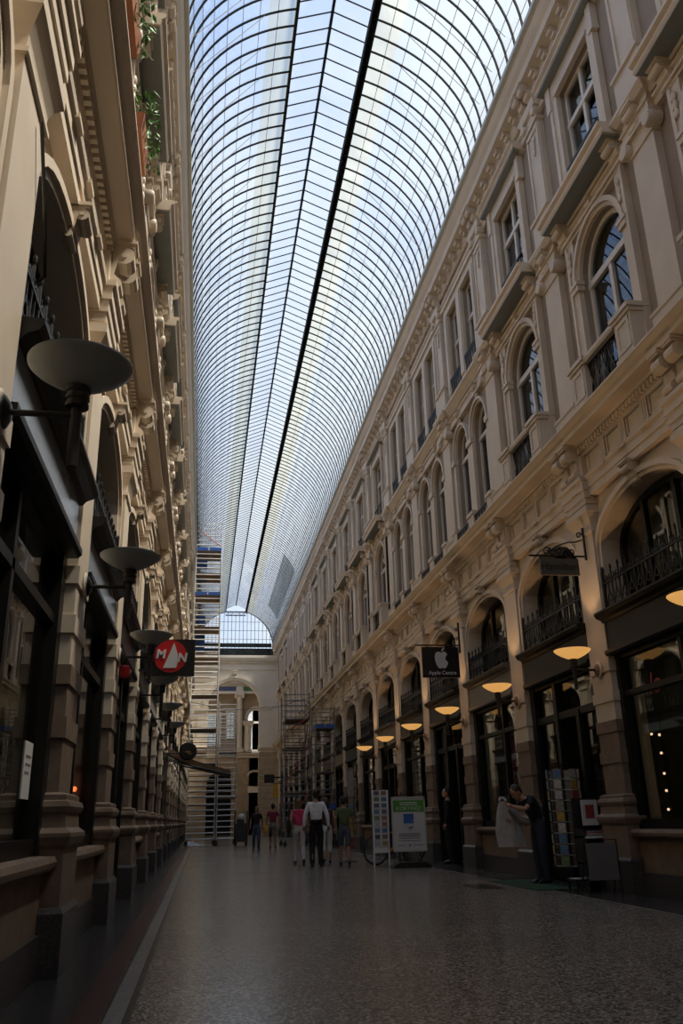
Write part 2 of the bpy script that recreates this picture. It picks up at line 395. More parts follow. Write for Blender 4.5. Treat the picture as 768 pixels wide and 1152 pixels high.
    def lattice(y0,y1,z0,z1,d,step):
        mb = MB(); n = max(2,int((y1-y0)/step)); w=(y1-y0)/n; h=z1-z0
        mb.box(d-.012,d+.012,y0,y1,z0,z0+.025); mb.box(d-.012,d+.012,y0,y1,z1-.025,z1)
        for i in range(n):
            a=y0+w*i; c=a+w/2; zc=(z0+z1)/2
            mb.tube([(d,a,z0),(d,c,zc),(d,a,z1)],.012,4); mb.tube([(d,a+w,z0),(d,c,zc),(d,a+w,z1)],.012,4)
            for q in (z0+h*.25,z0+h*.75): mb.tube([(d,c+w*.3*cos(t*pi/4),q+h*.2*sin(t*pi/4)) for t in range(9)],.010,4)
            mb.tube([(d,c,z0),(d,c,z1)],.009,4)
        return mb
    M('lattice', lattice(-.54,.54,7.15,7.80,.12,.20), IRON)
    M('pair_lattice', lattice(-.50,.50,7.16,7.52,.05,.17), IRON)
    M('upper_lattice', lattice(-.44,.44,11.05,11.68,-.03,.17), IRON)
    mb = MB().box(-.05,-.01,-.57,.57,11.70,11.75); 
    for i in range(9): mb.tube([(-.03,-.52+i*.13,11.03),(-.03,-.52+i*.13,11.7)],.008,4)
    M('single_upper_rail', mb, IRON)
    # big iron railing above the shopfront
    mb = MB(); y0=-1.31; y1=1.31; z0=3.97; z1=4.62; d=-.06
    mb.box(d-.015,d+.015,y0,y1,z0,z0+.03); mb.box(d-.015,d+.015,y0,y1,z0+.42,z0+.445)
    n=11; w=(y1-y0)/n
    for i in range(n+1):
        a=y0+w*i; mb.tube([(d,a,z0),(d,a,z1-.04)],.014,5); mb.ell((d,a,z1-.01),(.020,.020,.05),6,5)
    for i in range(n):
        c=y0+w*(i+.5)
        mb.tube([(d,c+w*.5*cos(t*pi/6),z0+.30+w*.9*sin(t*pi/6)) for t in range(7)],.011,4)
        mb.tube([(d,c-w*.5,z0+.05),(d,c,z0+.3),(d,c,z1-.12)],.010,4); mb.tube([(d,c+w*.5,z0+.05),(d,c,z0+.3)],.010,4)
        mb.tube([(d,c+w*.26*cos(t*pi/4),z0+.19+w*.26*sin(t*pi/4)) for t in range(9)],.010,4)
        for s in (-1,1): mb.tube([(d,c+s*w*(.02+.2*sin(t*.5)),z0+.45+.05*t*.5) for t in range(5)],.009,4)
    M('rail_panel', mb, IRON)
    M('rail_post', MB().box(-.085,-.035,-.025,.025,3.95,4.60).ell((-.06,0,4.63),(.03,.03,.05),8,6), IRON)
    # windows
    def win(key, hw, zb, zs, rise, d, m, mull, trans, w=.075):
        f = MB(); frame_ring(f, hw, zb, zs, rise, w, d-.05, d+.03)
        for y in mull:
            if rise: top = zs+rise*math.sqrt(max(0,1-(y/hw)**2)) if not trans or key=='fan' else trans[0]
            else: top = zs
            f.box(d-.04,d+.035,y-w*.55,y+w*.55,zb,top)
        for z in trans: f.box(d-.045,d+.045,-hw,hw,z-w*.7,z+w*.7)
        M(key+'_frame', f, m); g = MB(); pane(g, hw-.02, zb+.02, zs, rise-.02 if rise else 0, d-.01); M(key+'_glass', g, GLASS if key=='fan' else WGLASS)
    win('fan', 1.28, 3.96, 4.95, .62, -.40, WOOD, (-.45,.45), (), .085)
    win('mid', .76, 7.14, 9.5, .76, -.24, WHITEWOOD, (0,), (9.42,), .085)
    win('midpair', .51, 7.14, 9.5, .61, -.25, WHITEWOOD, (0,), (9.40,), .07)
    win('upper', .64, 11.08, 13.52, 0, -.22, WHITEWOOD, (0,), (12.75,), .075)
    win('upperpair', .44, 11.08, 13.62, 0, -.25, WHITEWOOD, (), (12.7,), .07)
    # shopfront pieces
    M('stall_riser', MB().box(-.25,-.06,-1.42,1.42,.30,.74), STONE)
    M('stall_base', MB().box(-.25,-.03,-1.40,1.40,0,.30), GRANITE)
    M('stall_sill', MB().ext([(-.25,.74),(.0,.74),(.04,.77),(.05,.81),(.03,.85),(-.25,.86)], -1.38, 1.38), STONE)
    f = MB().box(-.26,-.095,-1.46,-1.27,.02,3.36).box(-.26,-.095,1.27,1.46,.02,3.36).box(-.24,-.12,-1.34,1.34,.86,.98).box(-.24,-.12,-1.34,1.34,3.24,3.36)
    f.box(-.25,-.13,-.42,-.34,.9,3.3).box(-.25,-.13,-1.34,1.34,2.68,2.76); P_f = f
    M('window_joinery', f, WOOD)
    f = MB().box(-.26,-.095,-1.46,-1.27,.02,3.36).box(-.26,-.095,1.27,1.46,.02,3.36).box(-.24,-.12,-1.34,1.34,3.24,3.36).box(-.25,-.11,.30,.42,.02,3.3).box(-.25,-.13,-1.34,1.34,2.62,2.74)
    f.box(-.25,-.11,-.58,-.46,.02,2.7)
    M('door_joinery', f, WOOD)
    M('display_glass', MB().box(-.20,-.19,-1.33,1.33,.95,3.26), GLASS)
    M('door_side_glass', MB().box(-.20,-.19,.40,1.33,.4,3.26).box(-.20,-.19,-1.33,-.56,.4,3.26).box(-.20,-.19,-.56,.40,2.72,3.26), GLASS)
    d_ = MB().box(-.55,-.50,-.46,-.34,.03,2.6).box(-.55,-.50,.18,.30,.03,2.6).box(-.55,-.50,-.46,.30,.03,.35).box(-.55,-.50,-.46,.30,2.45,2.6)
    M('door', d_, WOOD); M('door_glass', MB().box(-.53,-.52,-.35,.19,.34,2.46), GLASS)
    M('door_handle', MB().tube([(-.49,.22,.95),(-.44,.22,.97),(-.44,.22,1.28),(-.49,.22,1.30)],.012,6), ZINC)
    M('low_panel', MB().box(-.24,-.13,.41,1.33,.03,.42).box(-.24,-.13,-1.33,-.57,.03,.42), WOOD)
    def fas(key, m):
        M('fascia_'+key, MB().box(-.22,-.02,-1.42,1.42,3.36,3.86), m)
        M('fascia_cornice_'+key, MB().ext([(-.22,3.80),(.0,3.80),(.03,3.84),(.10,3.87),(.13,3.92),(.13,3.95),(-.22,3.97)],-1.43,1.43).ext([(-.2,3.30),(.0,3.30),(.03,3.33),(.03,3.38),(-.2,3.40)],-1.43,1.43), WOOD if m is not BROWNWOOD else BROWNWOOD)
    fas('black', WOOD); fas('brown', BROWNWOOD); fas('grey', BLUEGREY)
    return P

# ------------------------------------------------------------------ build a facade
YEND = 72.0
def build_side(side):
    flip = -1 if side == 'right' else 1
    X0 = 5.99 if side == 'right' else -1.15
    P = protos(side, flip)
    if side == 'right': ys = [-5.43,-1.86,1.71,5.28,8.85]+[12.27+3.57*i for i in range(17)]
    else: ys = [4.25+3.57*i for i in range(-3,19)]
    bays = []
    for a,b in zip(ys,ys[1:]): bays.append(((a+b)/2, (b-a)))
    wall = tag(link('wall_'+side, None, None, (X0,0,0)), kind='structure')
    def kind(i):
        if side == 'right': j = i-4+0       # j = 0 for the bay from P0 to P1
        else: j = i-3
        return 'pair' if j in ((2,3,4,11,12,13,14) if side == 'right' else (9,10,11,12)) else 'single'
    # masonry
    g = MB(); m_ = MB(); u = MB()
    end = YEND
    edges = [-8.0]+[ (a+b)/2 for a,b in zip([y for y,_ in bays],[y for y,_ in bays][1:])]+[end]
    for i,(yc,w) in enumerate(bays):
        e0 = ys[i] if i else -8.0; e1 = ys[i+1] if i < len(bays)-1 else end
        plate(g, e0, e1, 0, 6.0, [(yc,1.30,0.0,4.95,.64)], -.12, .32)
        if kind(i) == 'single':
            plate(m_, e0, e1, 6.0, 10.6, [(yc,.77,7.13,9.5,.77)], -.12, .32)
            plate(u, e0, e1, 10.6, 15.0, [(yc,.65,11.04,13.52,0)], -.12, .32)
        else:
            plate(m_, e0, e1, 6.0, 10.6, [(yc-.70,.52,7.13,9.5,.62),(yc+.70,.52,7.13,9.5,.62)], -.12, .34)
            plate(u, e0, e1, 10.6, 15.0, [(yc-.61,.44,11.04,13.62,0),(yc+.61,.44,11.04,13.62,0)], -.12, .34)
    obj('lower_masonry', g, CREAM, wall, flip=flip); obj('middle_masonry', m_, TAN, wall, flip=flip); obj('upper_masonry', u, TAN, wall, flip=flip)
    # string courses and cornices
    def trim(name, prof, m=CREAM):
        obj(name, MB().ext(prof, -8.0, end), m, wall, flip=flip)
    trim('architrave', [(-.14,5.86),(.0,5.86),(.0,5.99),(.02,5.99),(.02,6.11),(.05,6.14),(.06,6.19),(-.14,6.20)])
    trim('frieze', [(-.14,6.19),(-.03,6.19),(-.03,6.64),(-.14,6.64)])
    trim('main_cornice', [(-.14,6.56),(.0,6.56),(.02,6.60),(.02,6.71),(.08,6.73),(.10,6.77),(.26,6.79),(.28,6.80),(.28,6.87),(.32,6.90),(.36,6.96),(.38,6.98),(.38,7.01),(-.14,7.06)])
    trim('middle_architrave', [(-.14,10.45),(-.04,10.45),(-.04,10.57),(.0,10.60),(.0,10.64),(-.14,10.64)])
    trim('middle_cornice', [(-.14,10.74),(-.03,10.74),(.02,10.80),(.08,10.88),(.12,10.92),(.12,10.98),(-.14,11.04)])
    trim('upper_architrave', [(-.14,13.92),(-.05,13.92),(-.05,14.04),(.0,14.08),(.0,14.14),(-.14,14.16)])
    trim('eaves_cornice', [(-.14,14.40),(-.04,14.40),(.0,14.44),(.02,14.60),(.24,14.64),(.26,14.78),(.33,14.86),(.38,14.94),(.39,15.02),(.20,15.05),(-.14,15.05)])
    dn = MB(); y = -2.0 if side=='left' else 6.0
    while y < 60: dn.box(.0,.08,y,y+.055,6.615,6.705); y += .105
    obj('dentil_course', dn, CREAM, wall, flip=flip)
    pn = MB(); tri = MB()
    for yc,w in bays:
        if yc > 60: continue
        h = (w-.74)/2; n = 4; s = 2*h/n
        for k in range(n):
            a = yc-h+k*s+.10; b = yc-h+(k+1)*s-.10
            for y0,y1,z0,z1 in ((a,a+.03,6.25,6.58),(b-.03,b,6.25,6.58),(a,b,6.25,6.28),(a,b,6.55,6.58)): pn.box(-.04,-.005,y0,y1,z0,z1)
            if k:
                c = yc-h+k*s
                for q in (-.06,0,.06): tri.box(-.04,.015,c+q-.022,c+q+.022,6.22,6.61)
                tri.box(-.04,.075,c-.10,c+.10,6.12,6.16)
    obj('frieze_panels', pn, CREAM, wall, flip=flip); obj('triglyphs', tri, CREAM, wall, flip=flip)
    def part(name, key, y, parent=wall, z=0.): return link(name, P[key], parent, (0,y,z))
    nmod = 0; modrest = MB()
    vis0 = 7.5 if side == 'right' else .0
    for y in ys:
        if y < -3: continue
        p = link('pilaster', P['shaft'], wall, (0,y,0))
        for nm,k in (('plinth','plinth'),('pedestal','pedestal'),('stone_shaft','lower_shaft'),('capital','capital')): part(nm,k,0,p)
        if y < 37: part('rosette','rosette',0,p)
        e = link('entablature_block', P['entablature_block'], wall, (0,y,0))
        for s in (-.17,.17): part('scroll_console','console',s,e)
        p = link('middle_pilaster', P['mid_shaft'], wall, (0,y,0))
        part('base','mid_base',0,p); part('capital','mid_capital',0,p)
        e = link('middle_entablature_block', P['mid_block'], wall, (0,y,0)); part('scroll_console','mid_console',0,e)
        p = link('upper_pilaster', P['upper_shaft'], wall, (0,y,0))
        part('base','upper_base',0,p); part('capital','upper_capital',0,p)
        for s in (-.14,.14): part('scroll_console','upper_console',s,p)
    for i,(yc,w) in enumerate(bays):
        if yc < (6 if side=='right' else -1): continue
        n = 6; h = (w-.70)/2
        for k in range(n):
            y = yc-h+(k+.5)*2*h/n
            if nmod < 96: part('modillion','modillion',y); nmod += 1
            else:
                prof = [(a-.08,b) for a,b in scroll_profile(.26,.26,14.62)]
                modrest.ext(prof, y-.075, y+.075)
        part('keystone','keystone',yc)
        a = MB()
        if i < len(bays):
            if 'arch' not in P:
                archivolt(a, 0, 1.30, 4.95, .64, .15, -.12, -.03, 3.95); P['arch'] = a.mesh('arch_moulding', CREAM, flip)
            part('arch_moulding','arch',yc)
        if kind(i) == 'single':
            part('window_surround','mid_surround',yc); part('arch_keystone','mid_keystone',yc)
            part('upper_window_surround','upper_surround',yc)
            hd = part('window_hood','window_hood',yc); part('hood_soffit','hood_soffit',0,hd)
            sl = part('balcony_slab','balcony_slab',yc); part('slab_soffit','slab_soffit',0,sl)
            for s in (-1.0,1.0): part('scroll_console','slab_console',s,sl)
        else:
            part('paired_window_surround','pair_surround',yc); part('upper_paired_surround','upper_pair_surround',yc)
            for s in (-.7,.7): part('arch_keystone','mid_keystone',yc+s)
    if modrest.v: tag(obj('far_modillions', modrest, CREAM, wall, flip=flip), kind='stuff')
    return dict(P=P, flip=flip, X0=X0, ys=ys, bays=bays, kind=kind, wall=wall, side=side)

SIDES = {s: build_side(s) for s in ('right','left')}

# windows, shopfronts, railings, balconies
NWIN = [0]
def window(S, key, y, d_glass=True):
    NWIN[0] += 1
    w = tag(link('window_%d' % NWIN[0], None, None, (S['X0'], y, 0)), kind='structure')
    link('window_frame', S['P'][key+'_frame'], w); link('glass', S['P'][key+'_glass'], w)
    return w
SIDEPH = {'right': 'along the glowing lamps', 'left': 'along the unlit lamps'}
for side, S in SIDES.items():
    P, X0 = S['P'], S['X0']; cnt = 0; cb = 0; cu = 0; cs = 0
    for i,(yc,w) in enumerate(S['bays']):
        if yc < (6 if side=='right' else 3.): continue
        window(S,'fan',yc)
        o = ORD[cnt]; cnt += 1
        rng = random.Random(i*7+(3 if side=='left' else 0))
        j = i-4 if side=='right' else i-3
        door = (j in (1,3,5,8)) if side=='right' else (j in (2,4,6,9))
        fas = ('black','black','brown','black','black','brown')[j % 6] if side=='right' else ('grey','grey','black','black')[j % 4]
        kindw = 'doorway' if door else 'display window'
        extra = ''
        if side=='right' and j == 1: extra = ' behind the postcard racks'
        if side=='right' and j == 3: extra = ' with a dark-suited man in it'
        lab = f'arched shopfront with {fas} fascia and {kindw}, {o} from the camera {SIDEPH[side]}'
        if extra: lab = f'black arched shopfront doorway{extra}'
        sh = thing('shopfront', (X0,yc,0), lab, 'shopfront', f'arched shopfronts {SIDEPH[side]}')
        def add(nm,key,par=sh): return link(nm,P[key],par)
        if not door:
            add('stall_riser','stall_riser'); add('stall_base','stall_base'); add('sill','stall_sill'); add('window_joinery','window_joinery'); add('display_glass','display_glass')
        else:
            add('door_joinery','door_joinery'); add('side_glass','door_side_glass'); add('low_panel','low_panel')
            dd = add('door','door'); add('door_glass','door_glass',dd); add('door_handle','door_handle',dd)
        add('fascia','fascia_'+fas); add('fascia_cornice','fascia_cornice_'+('brown' if fas=='brown' else 'black'))
        rl = thing('iron_railing', (X0,yc,0), f'black iron railing above the {o} shopfront from the camera {SIDEPH[side]}', 'railing', f'railings above the shopfronts {SIDEPH[side]}')
        link('rail_panel',P['rail_panel'],rl); [link('rail_post',P['rail_post'],rl,(0,q,0)) for q in (-1.335,1.335)]
        if S['kind'](i) == 'single':
            window(S,'mid',yc); window(S,'upper',yc)
            b = thing('balustrade', (X0,yc,0), f'cream piered balustrade with iron lattice, {ORD[cb]} from the camera {SIDEPH[side]}', 'balustrade', f'piered balustrades {SIDEPH[side]}'); cb += 1
            for s in (-.77,.77): link('pier',P['pedestal_pier'],b,(0,s,0))
            link('handrail',P['handrail'],b); link('iron_lattice',P['lattice'],b)
            r_ = tag(link('window_rail',P['single_upper_rail'],None,(X0,yc,0)), f'thin iron rail across the {ORD[cs]} single top-floor window {SIDEPH[side]}', 'railing', f'thin window rails {SIDEPH[side]}'); cs += 1
        else:
            for s,nm in ((-.7,'nearer'),(.7,'farther')):
                window(S,'midpair',yc+s)
                q = tag(link('window_grille',P['pair_lattice'],None,(X0,yc+s,0)), f'low black grille of the {ORD[cu]} narrow paired arched window {SIDEPH[side]}', 'railing', f'low grilles of the paired windows {SIDEPH[side]}')
                window(S,'upperpair',yc+s*.61/.7)
                q = tag(link('window_guard',P['upper_lattice'],None,(X0,yc+s*.61/.7,0)), f'black iron guard of the {ORD[cu]} paired top-floor window {SIDEPH[side]}', 'railing', f'top-floor iron guards {SIDEPH[side]}')
                cu += 1

# rooms behind the glass
for side, S in SIDES.items():
    f = S['flip']; X0 = S['X0']
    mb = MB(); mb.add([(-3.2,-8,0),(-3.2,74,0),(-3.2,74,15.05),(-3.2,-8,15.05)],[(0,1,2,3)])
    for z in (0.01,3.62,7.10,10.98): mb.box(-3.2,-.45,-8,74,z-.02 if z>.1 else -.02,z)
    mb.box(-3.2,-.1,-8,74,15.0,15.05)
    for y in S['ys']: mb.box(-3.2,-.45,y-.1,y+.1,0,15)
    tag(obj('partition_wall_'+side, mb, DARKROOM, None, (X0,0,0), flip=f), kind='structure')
    c = MB()
    for i,(yc,w) in enumerate(S['bays']):
        if (i*5) % 3 == 0 or yc > 40: continue
        for s in (-1,1):
            pts = [(-.75+.05*sin(k*1.9), yc+s*(.35+.09*k)) for k in range(8)]
            for a,b in zip(pts,pts[1:]): c.add([(a[0],a[1],4.0),(b[0],b[1],4.0),(b[0],b[1],5.7),(a[0],a[1],5.7)],[(0,1,2,3)])
    tag(obj('trim_curtains_'+side, c, CURTAIN, None, (X0,0,0), flip=f), kind='structure')

for j,(yc,w) in enumerate(SIDES['right']['bays']):
    if j-4 in (0,2,4,6):
        pl = bpy.data.lights.new('shop_light','POINT'); pl.energy = 5; pl.color = (1,.93,.70); pl.shadow_soft_size = .15
        link('shop_light', pl, None, (8.2,yc+.4,2.9))
# ------------------------------------------------------------------ floor
def slab(name, x0, x1, y0, y1, z, m, kind='structure'):
    return tag(obj(name, MB().box(x0,x1,y0,y1,z-.05,z), m), kind=kind)
slab('floor', -.37, 5.22, -8, 74, 0, FLOOR)
slab('trim_1', -.415, -.37, -8, 74, 0, FLOORDARK)
slab('trim_2', -.525, -.415, -8, 74, 0, FLOORPALE)
slab('trim_3', -.55, -.525, -8, 74, 0, FLOORDARK)
slab('trim_4', -.735, -.55, -8, 74, 0, FLOORRED)
slab('trim_5', -1.7, -.735, -8, 74, 0, FLOORDARK)
slab('trim_6', 5.22, 5.25, -8, 74, 0.0, FLOORPALE)
slab('trim_7', 5.25, 6.6, -8, 74, 0, FLOORDARK)
slab('ground', -8, 14, 74, 104, 0, FLOOR)
tag(obj('wall_back_light_stop', MB().box(-1.3,6.2,-8.2,-8,0,15), CREAM), kind='structure')  # unseen closing wall behind the camera, added to keep light out

# ------------------------------------------------------------------ glass vault
CX, CZ, RR = 2.42, 15.05, 3.20
TH1 = math.acos(.86/RR)
NS = 12
def arc(side, r=RR, n=NS, a0=0, a1=TH1): return [(CX+side*r*cos(a0+(a1-a0)*i/n), CZ+r*sin(a0+(a1-a0)*i/n)) for i in range(n+1)]
roof = tag(link('ceiling', None, None, (0,0,0)), kind='structure')
LZ = CZ+RR*sin(TH1)          # lantern foot
for nm, sd in (('eastern_vault_glass',1),('western_vault_glass',-1)):
    mb = MB(); A = arc(sd)
    for i,(a,b) in enumerate(zip(A,A[1:])):
        mb.cm = 1 if i >= 10 else 0
        y0 = -8
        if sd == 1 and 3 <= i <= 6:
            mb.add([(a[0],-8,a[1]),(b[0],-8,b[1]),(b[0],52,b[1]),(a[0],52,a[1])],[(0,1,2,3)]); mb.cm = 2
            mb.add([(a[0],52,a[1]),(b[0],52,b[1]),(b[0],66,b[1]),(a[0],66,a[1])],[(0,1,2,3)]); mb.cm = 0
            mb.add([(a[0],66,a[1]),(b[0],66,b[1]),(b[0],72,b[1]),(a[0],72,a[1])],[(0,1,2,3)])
        else: mb.add([(a[0],-8,a[1]),(b[0],-8,b[1]),(b[0],72,b[1]),(a[0],72,a[1])],[(0,1,2,3)])
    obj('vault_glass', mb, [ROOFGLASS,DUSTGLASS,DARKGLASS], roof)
RZ = LZ+.56
mb = MB()
for sd in (-1,1):
    x = CX+sd*.84
    mb.add([(x,-8,LZ+.20),(CX,-8,RZ),(CX,72,RZ),(x,72,LZ+.20)],[(0,1,2,3)])
obj('lantern_glass', mb, ROOFGLASS, roof)
def rib_mb(y=0.):
    mb = MB()
    for sd in (-1,1):
        A = arc(sd, RR-.03, 18)
        mb.tube([(x,y,z) for x,z in A], .025, 4)
        mb.tube([(CX+sd*.84,y,LZ+.18),(CX,y,RZ-.02)], .017, 4)
        mb.tube([(CX+sd*.85,y,LZ-.02),(CX+sd*.85,y,LZ+.2)], .017, 4)
    return mb
ribm = rib_mb().mesh('rib', ROOFIRON)
y = 10.0; n = 0; rest = MB()
while y < 71.8:
    if n < 100: link('rib', ribm, roof, (0,y,0))
    else:
        q = rib_mb(y); rest.add(q.v, q.f)
    n += 1; y += .425
tag(obj('far_ribs', rest, ROOFIRON, roof), kind='stuff')
mb = MB(); y = -7.5
while y < 10: q = rib_mb(y); mb.add(q.v,q.f); y += .85
obj('overhead_ribs', mb, ROOFIRON, roof)
mb = MB()
for sd in (-1,1):
    for x,z in arc(sd, RR-.01, 9)[1:-1]: mb.box(x-.006,x+.006,-8,72,z-.006,z+.006)
obj('glazing_bars', mb, BAR, roof)
mb = MB().box(CX-.03,CX+.03,-8,72,RZ-.07,RZ+.02)
obj('ridge_beam', mb, ROOFIRON, roof)
def edge_beam(sd, w, lattice):
    mb = MB(); x = CX+sd*.86
    mb.box(x-w/2,x+w/2,-8,72,LZ-.06,LZ-.02); mb.box(x-.03,x+.03,-8,72,LZ+.14,LZ+.20)
    if lattice:
        mb.box(x-w/2,x-w/2+.03,-8,72,LZ-.20,LZ-.05); mb.box(x+w/2-.03,x+w/2,-8,72,LZ-.20,LZ-.05)
        y = 10
        while y < 72: mb.tube([(x-w/2,y,LZ-.14),(x+w/2,y+.21,LZ-.14)],.015,4); mb.tube([(x+w/2,y+.21,LZ-.14),(x-w/2,y+.42,LZ-.14)],.015,4); y += .425
    return mb
obj('lantern_walkway', edge_beam(1,.17,True), ROOFIRON, roof); obj('lantern_kerb', edge_beam(-1,.07,False), ROOFIRON, roof)
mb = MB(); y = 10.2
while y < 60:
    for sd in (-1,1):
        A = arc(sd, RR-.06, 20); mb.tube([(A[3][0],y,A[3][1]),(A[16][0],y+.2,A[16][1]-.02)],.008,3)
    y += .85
obj('shadow_streak_rods', mb, BAR, roof)  # thin grey rods added to stand for blurred shadow streaks on the glass
mb = MB()
for sd in (-1,1): mb.box(CX+sd*3.2-.10,CX+sd*3.2+.10,-8,72,15.0,15.10)
obj('gutter', mb, ZINC, roof)

# ------------------------------------------------------------------ end wall with its big arch and lunette
end = tag(link('wall_end', None, None, (CX,YEND,0), (0,0,-pi/2)), kind='structure')   # local y -> world X, local d -> towards the camera
mb = MB(); plate(mb, -3.7, 3.7, 0, 14.35, [(0,2.15,0,10.05,2.2)], 0, .9); obj('arch_masonry', mb, ENDWHITE, end)
mb = MB(); archivolt(mb, 0, 2.15, 10.05, 2.2, .42, 0, .10); obj('arch_moulding', mb, ENDWHITE, end)
mb = MB()
for s in (-1,1):
    a,b = (2.1,3.0) if s>0 else (-3.0,-2.1); mb.box(-.9,.06,a,b,9.72,9.82); mb.box(-.9,.12,a-.04,b+.04,9.82,9.98); mb.box(-.9,.04,a,b,6.85,9.72)
obj('arch_pier', mb, ENDWHITE, end)
mb = MB(); mb.ext([(-.9,6.55),(.05,6.55),(.10,6.65),(.22,6.72),(.24,6.85),(-.9,6.9)],-3.7,-2.05).ext([(-.9,6.55),(.05,6.55),(.10,6.65),(.22,6.72),(.24,6.85),(-.9,6.9)],2.05,3.7); obj('string_course', mb, ENDWHITE, end)
mb = MB()
for s in (-1,1):
    z = .0
    while z < 6.4:
        a,b = (2.10,3.7) if s>0 else (-3.7,-2.10); mb.box(-.9,.05,a,b,z+.02,min(z+.44,6.5)); z += .46
obj('rusticated_pier', mb, ENDSTONE, end)
mb = MB().ext([(0,13.62),(.05,13.62),(.08,13.75),(.22,13.82),(.30,13.95),(.36,14.1),(.36,14.3),(0,14.35)],-3.7,3.7); obj('end_cornice', mb, ENDWHITE, end)
mb = MB(); 
for k in range(26): mb.box(0,.16,-3.6+k*.28,-3.48+k*.28,13.66,13.78)
obj('end_modillions', mb, ENDWHITE, end)
mb = MB(); archivolt(mb,0,2.95,12.95,.4,.3,0,.06,n=4); 
mb = MB().ext([(0,13.1),(.04,13.1),(.06,13.18),(0,13.2)],-3.7,3.7); obj('end_frieze_line', mb, ENDWHITE, end)
obj('arch_keystone', console(.34,.62,.26,12.95,0,.02), ENDWHITE, end)
# lunette glazing
NWIN[0] += 1
lun = tag(link('window_%d' % NWIN[0], None, None, (CX,YEND+.1,0)), kind='structure')
mb = MB(); pts = [(3.2,14.3)]+[(3.2*cos(pi*i/24), 3.2*sin(pi*i/24)+CZ) for i in range(25)]+[(-3.2,14.3)]
o = [(x,min(z,LZ)) for x,z in pts]
mb.add([(x,0,z) for x,z in o],[tuple(range(27))]); obj('lunette_glass', mb, ROOFGLASS, lun)
mb = MB()
for k in range(-9,10):
    x = k*.33; z1 = min(LZ, CZ+math.sqrt(max(0,3.2**2-x*x)));  mb.box(x-.018,x+.018,-.03,.03,14.3,z1)
for z in (15.75,16.5,17.25): 
    hw = math.sqrt(max(0,3.2**2-(z-CZ)**2)); mb.box(-hw,hw,-.02,.02,z-.012,z+.012)
mb.tube([(x,0,z) for x,z in o],.05,4); obj('glazing_bars', mb, ROOFIRON, lun)
mb = MB().box(-3.15,3.15,.05,.12,14.35,14.98).box(-3.1,3.1,.05,.12,15.08,15.42); obj('dark_louvre_band', mb, ROOFIRON, lun)
mb = MB()
x=-.86
mb.box(-.86,.86,-.04,.04,LZ-.35,LZ-.29).box(-.86,.86,-.04,.04,LZ+.0,LZ+.05)
for a,b in ((-.86,-.43),(-.43,0),(0,.43),(.43,.86)):
    mb.tube([(a,0,LZ-.32),(b,0,LZ+.02)],.018,4); mb.tube([(b,0,LZ-.32),(a,0,LZ+.02)],.018,4); mb.box(a-.015,a+.015,-.03,.03,LZ-.32,LZ+.03)
obj('lantern_truss', mb, ROOFIRON, lun)

# ------------------------------------------------------------------ rotunda beyond the arch
YR = 80.0
rot = tag(link('wall_rotunda', None, None, (0,YR,0), (0,0,-pi/2)), kind='structure')
mb = MB(); plate(mb, -6, 3.72, 6.9, 15.2, [(.9,.55,7.6,10.4,0),(2.4,.30,8.2,10.6,0)], 0, .4)
obj('upper_masonry', mb, TAN, rot)
mb = MB(); plate(mb, -6, 9, 0, 6.95, [(1.5,1.1,0,4.2,1.1),(4.65,.50,0,3.45,0),(4.65,.5,4.15,4.95,.32)], .1, .6); 
plate(mb, 3.72, 9, 6.95, 15.2, [(4.70,.72,6.96,9.9,.9)], .0, .5); obj('lower_masonry', mb, ENDSTONE, rot)
mb = MB(); z = 0
while z < 6.4:
    for a,b in ((-6,.35),(2.65,4.05),(5.25,9)): mb.box(.05,.14,a,b,z+.03,z+.44)
    z += .46
obj('rusticated_courses', mb, ENDSTONE, rot)
mb = MB().ext([(0,6.5),(.2,6.5),(.25,6.7),(.4,6.8),(.42,6.95),(0,7.0)],-6,9).box(.1,.22,4.05,5.25,3.5,4.05); archivolt(mb,4.65,.5,4.95,.32,.18,.1,.22); archivolt(mb,4.70,.72,9.9,.9,.30,0,.14)
obj('string_course', mb, ENDWHITE, rot)
mb = MB().box(-3.,-2.9,-.2,3.2,0,5.6).box(-2.9,-.5,-.2,-.1,0,5.6).box(-2.9,-.5,3.1,3.2,0,5.6).box(-2.9,-.5,-.2,3.2,5.5,5.6).box(-.45,-.4,4.1,5.2,0,3.5).box(-.45,-.4,4.1,5.2,4.1,5.4); obj('dark_doorway', mb, WOOD, rot)
col = MB().lathe([(.36,7.3),(.36,7.38),(.28,7.44),(.30,7.5),(.27,7.55),(.27,9.4),(.235,11.6),(.26,11.62),(.24,11.68),(.24,11.75),(.34,12.0),(.38,12.05)],(.35,3.18,0),20)
col.box(-.05,.75,2.78,3.58,12.05,12.2).box(0,.7,2.8,3.55,6.95,7.3)
for s in (-1,1): col.lathe([(.10,.36),(.16,.3),(.16,-.3),(.1,-.36)],(.35,3.18+s*.3,11.95),10,'x')
obj('column', col, ENDWHITE, rot, smooth=True)
col2 = MB().lathe([(.42,7.0),(.42,7.2),(.34,7.3),(.33,9.0),(.36,9.05),(.34,9.12),(.42,9.35)],(.15,3.98,0),20).box(-.1,.5,3.5,4.45,9.35,9.62).box(-.1,.58,3.45,4.5,9.62,9.75)
obj('engaged_column', col2, ENDWHITE, rot, smooth=True)
mb = MB().box(0,.55,-6,6,12.2,12.42).box(0,.5,-6,6,12.85,13.1).box(0,.72,-6,6,13.1,13.25).ext([(0,13.35),(.6,13.35),(.8,13.5),(.8,13.6),(0,13.7)],-6,6)
for k in range(24): mb.box(.5,.66,1.0+k*.16,1.09+k*.16,12.95,13.08)
mb.box(.3,.56,2.85,3.5,12.42,12.85)
obj('entablature', mb, ENDWHITE, rot)
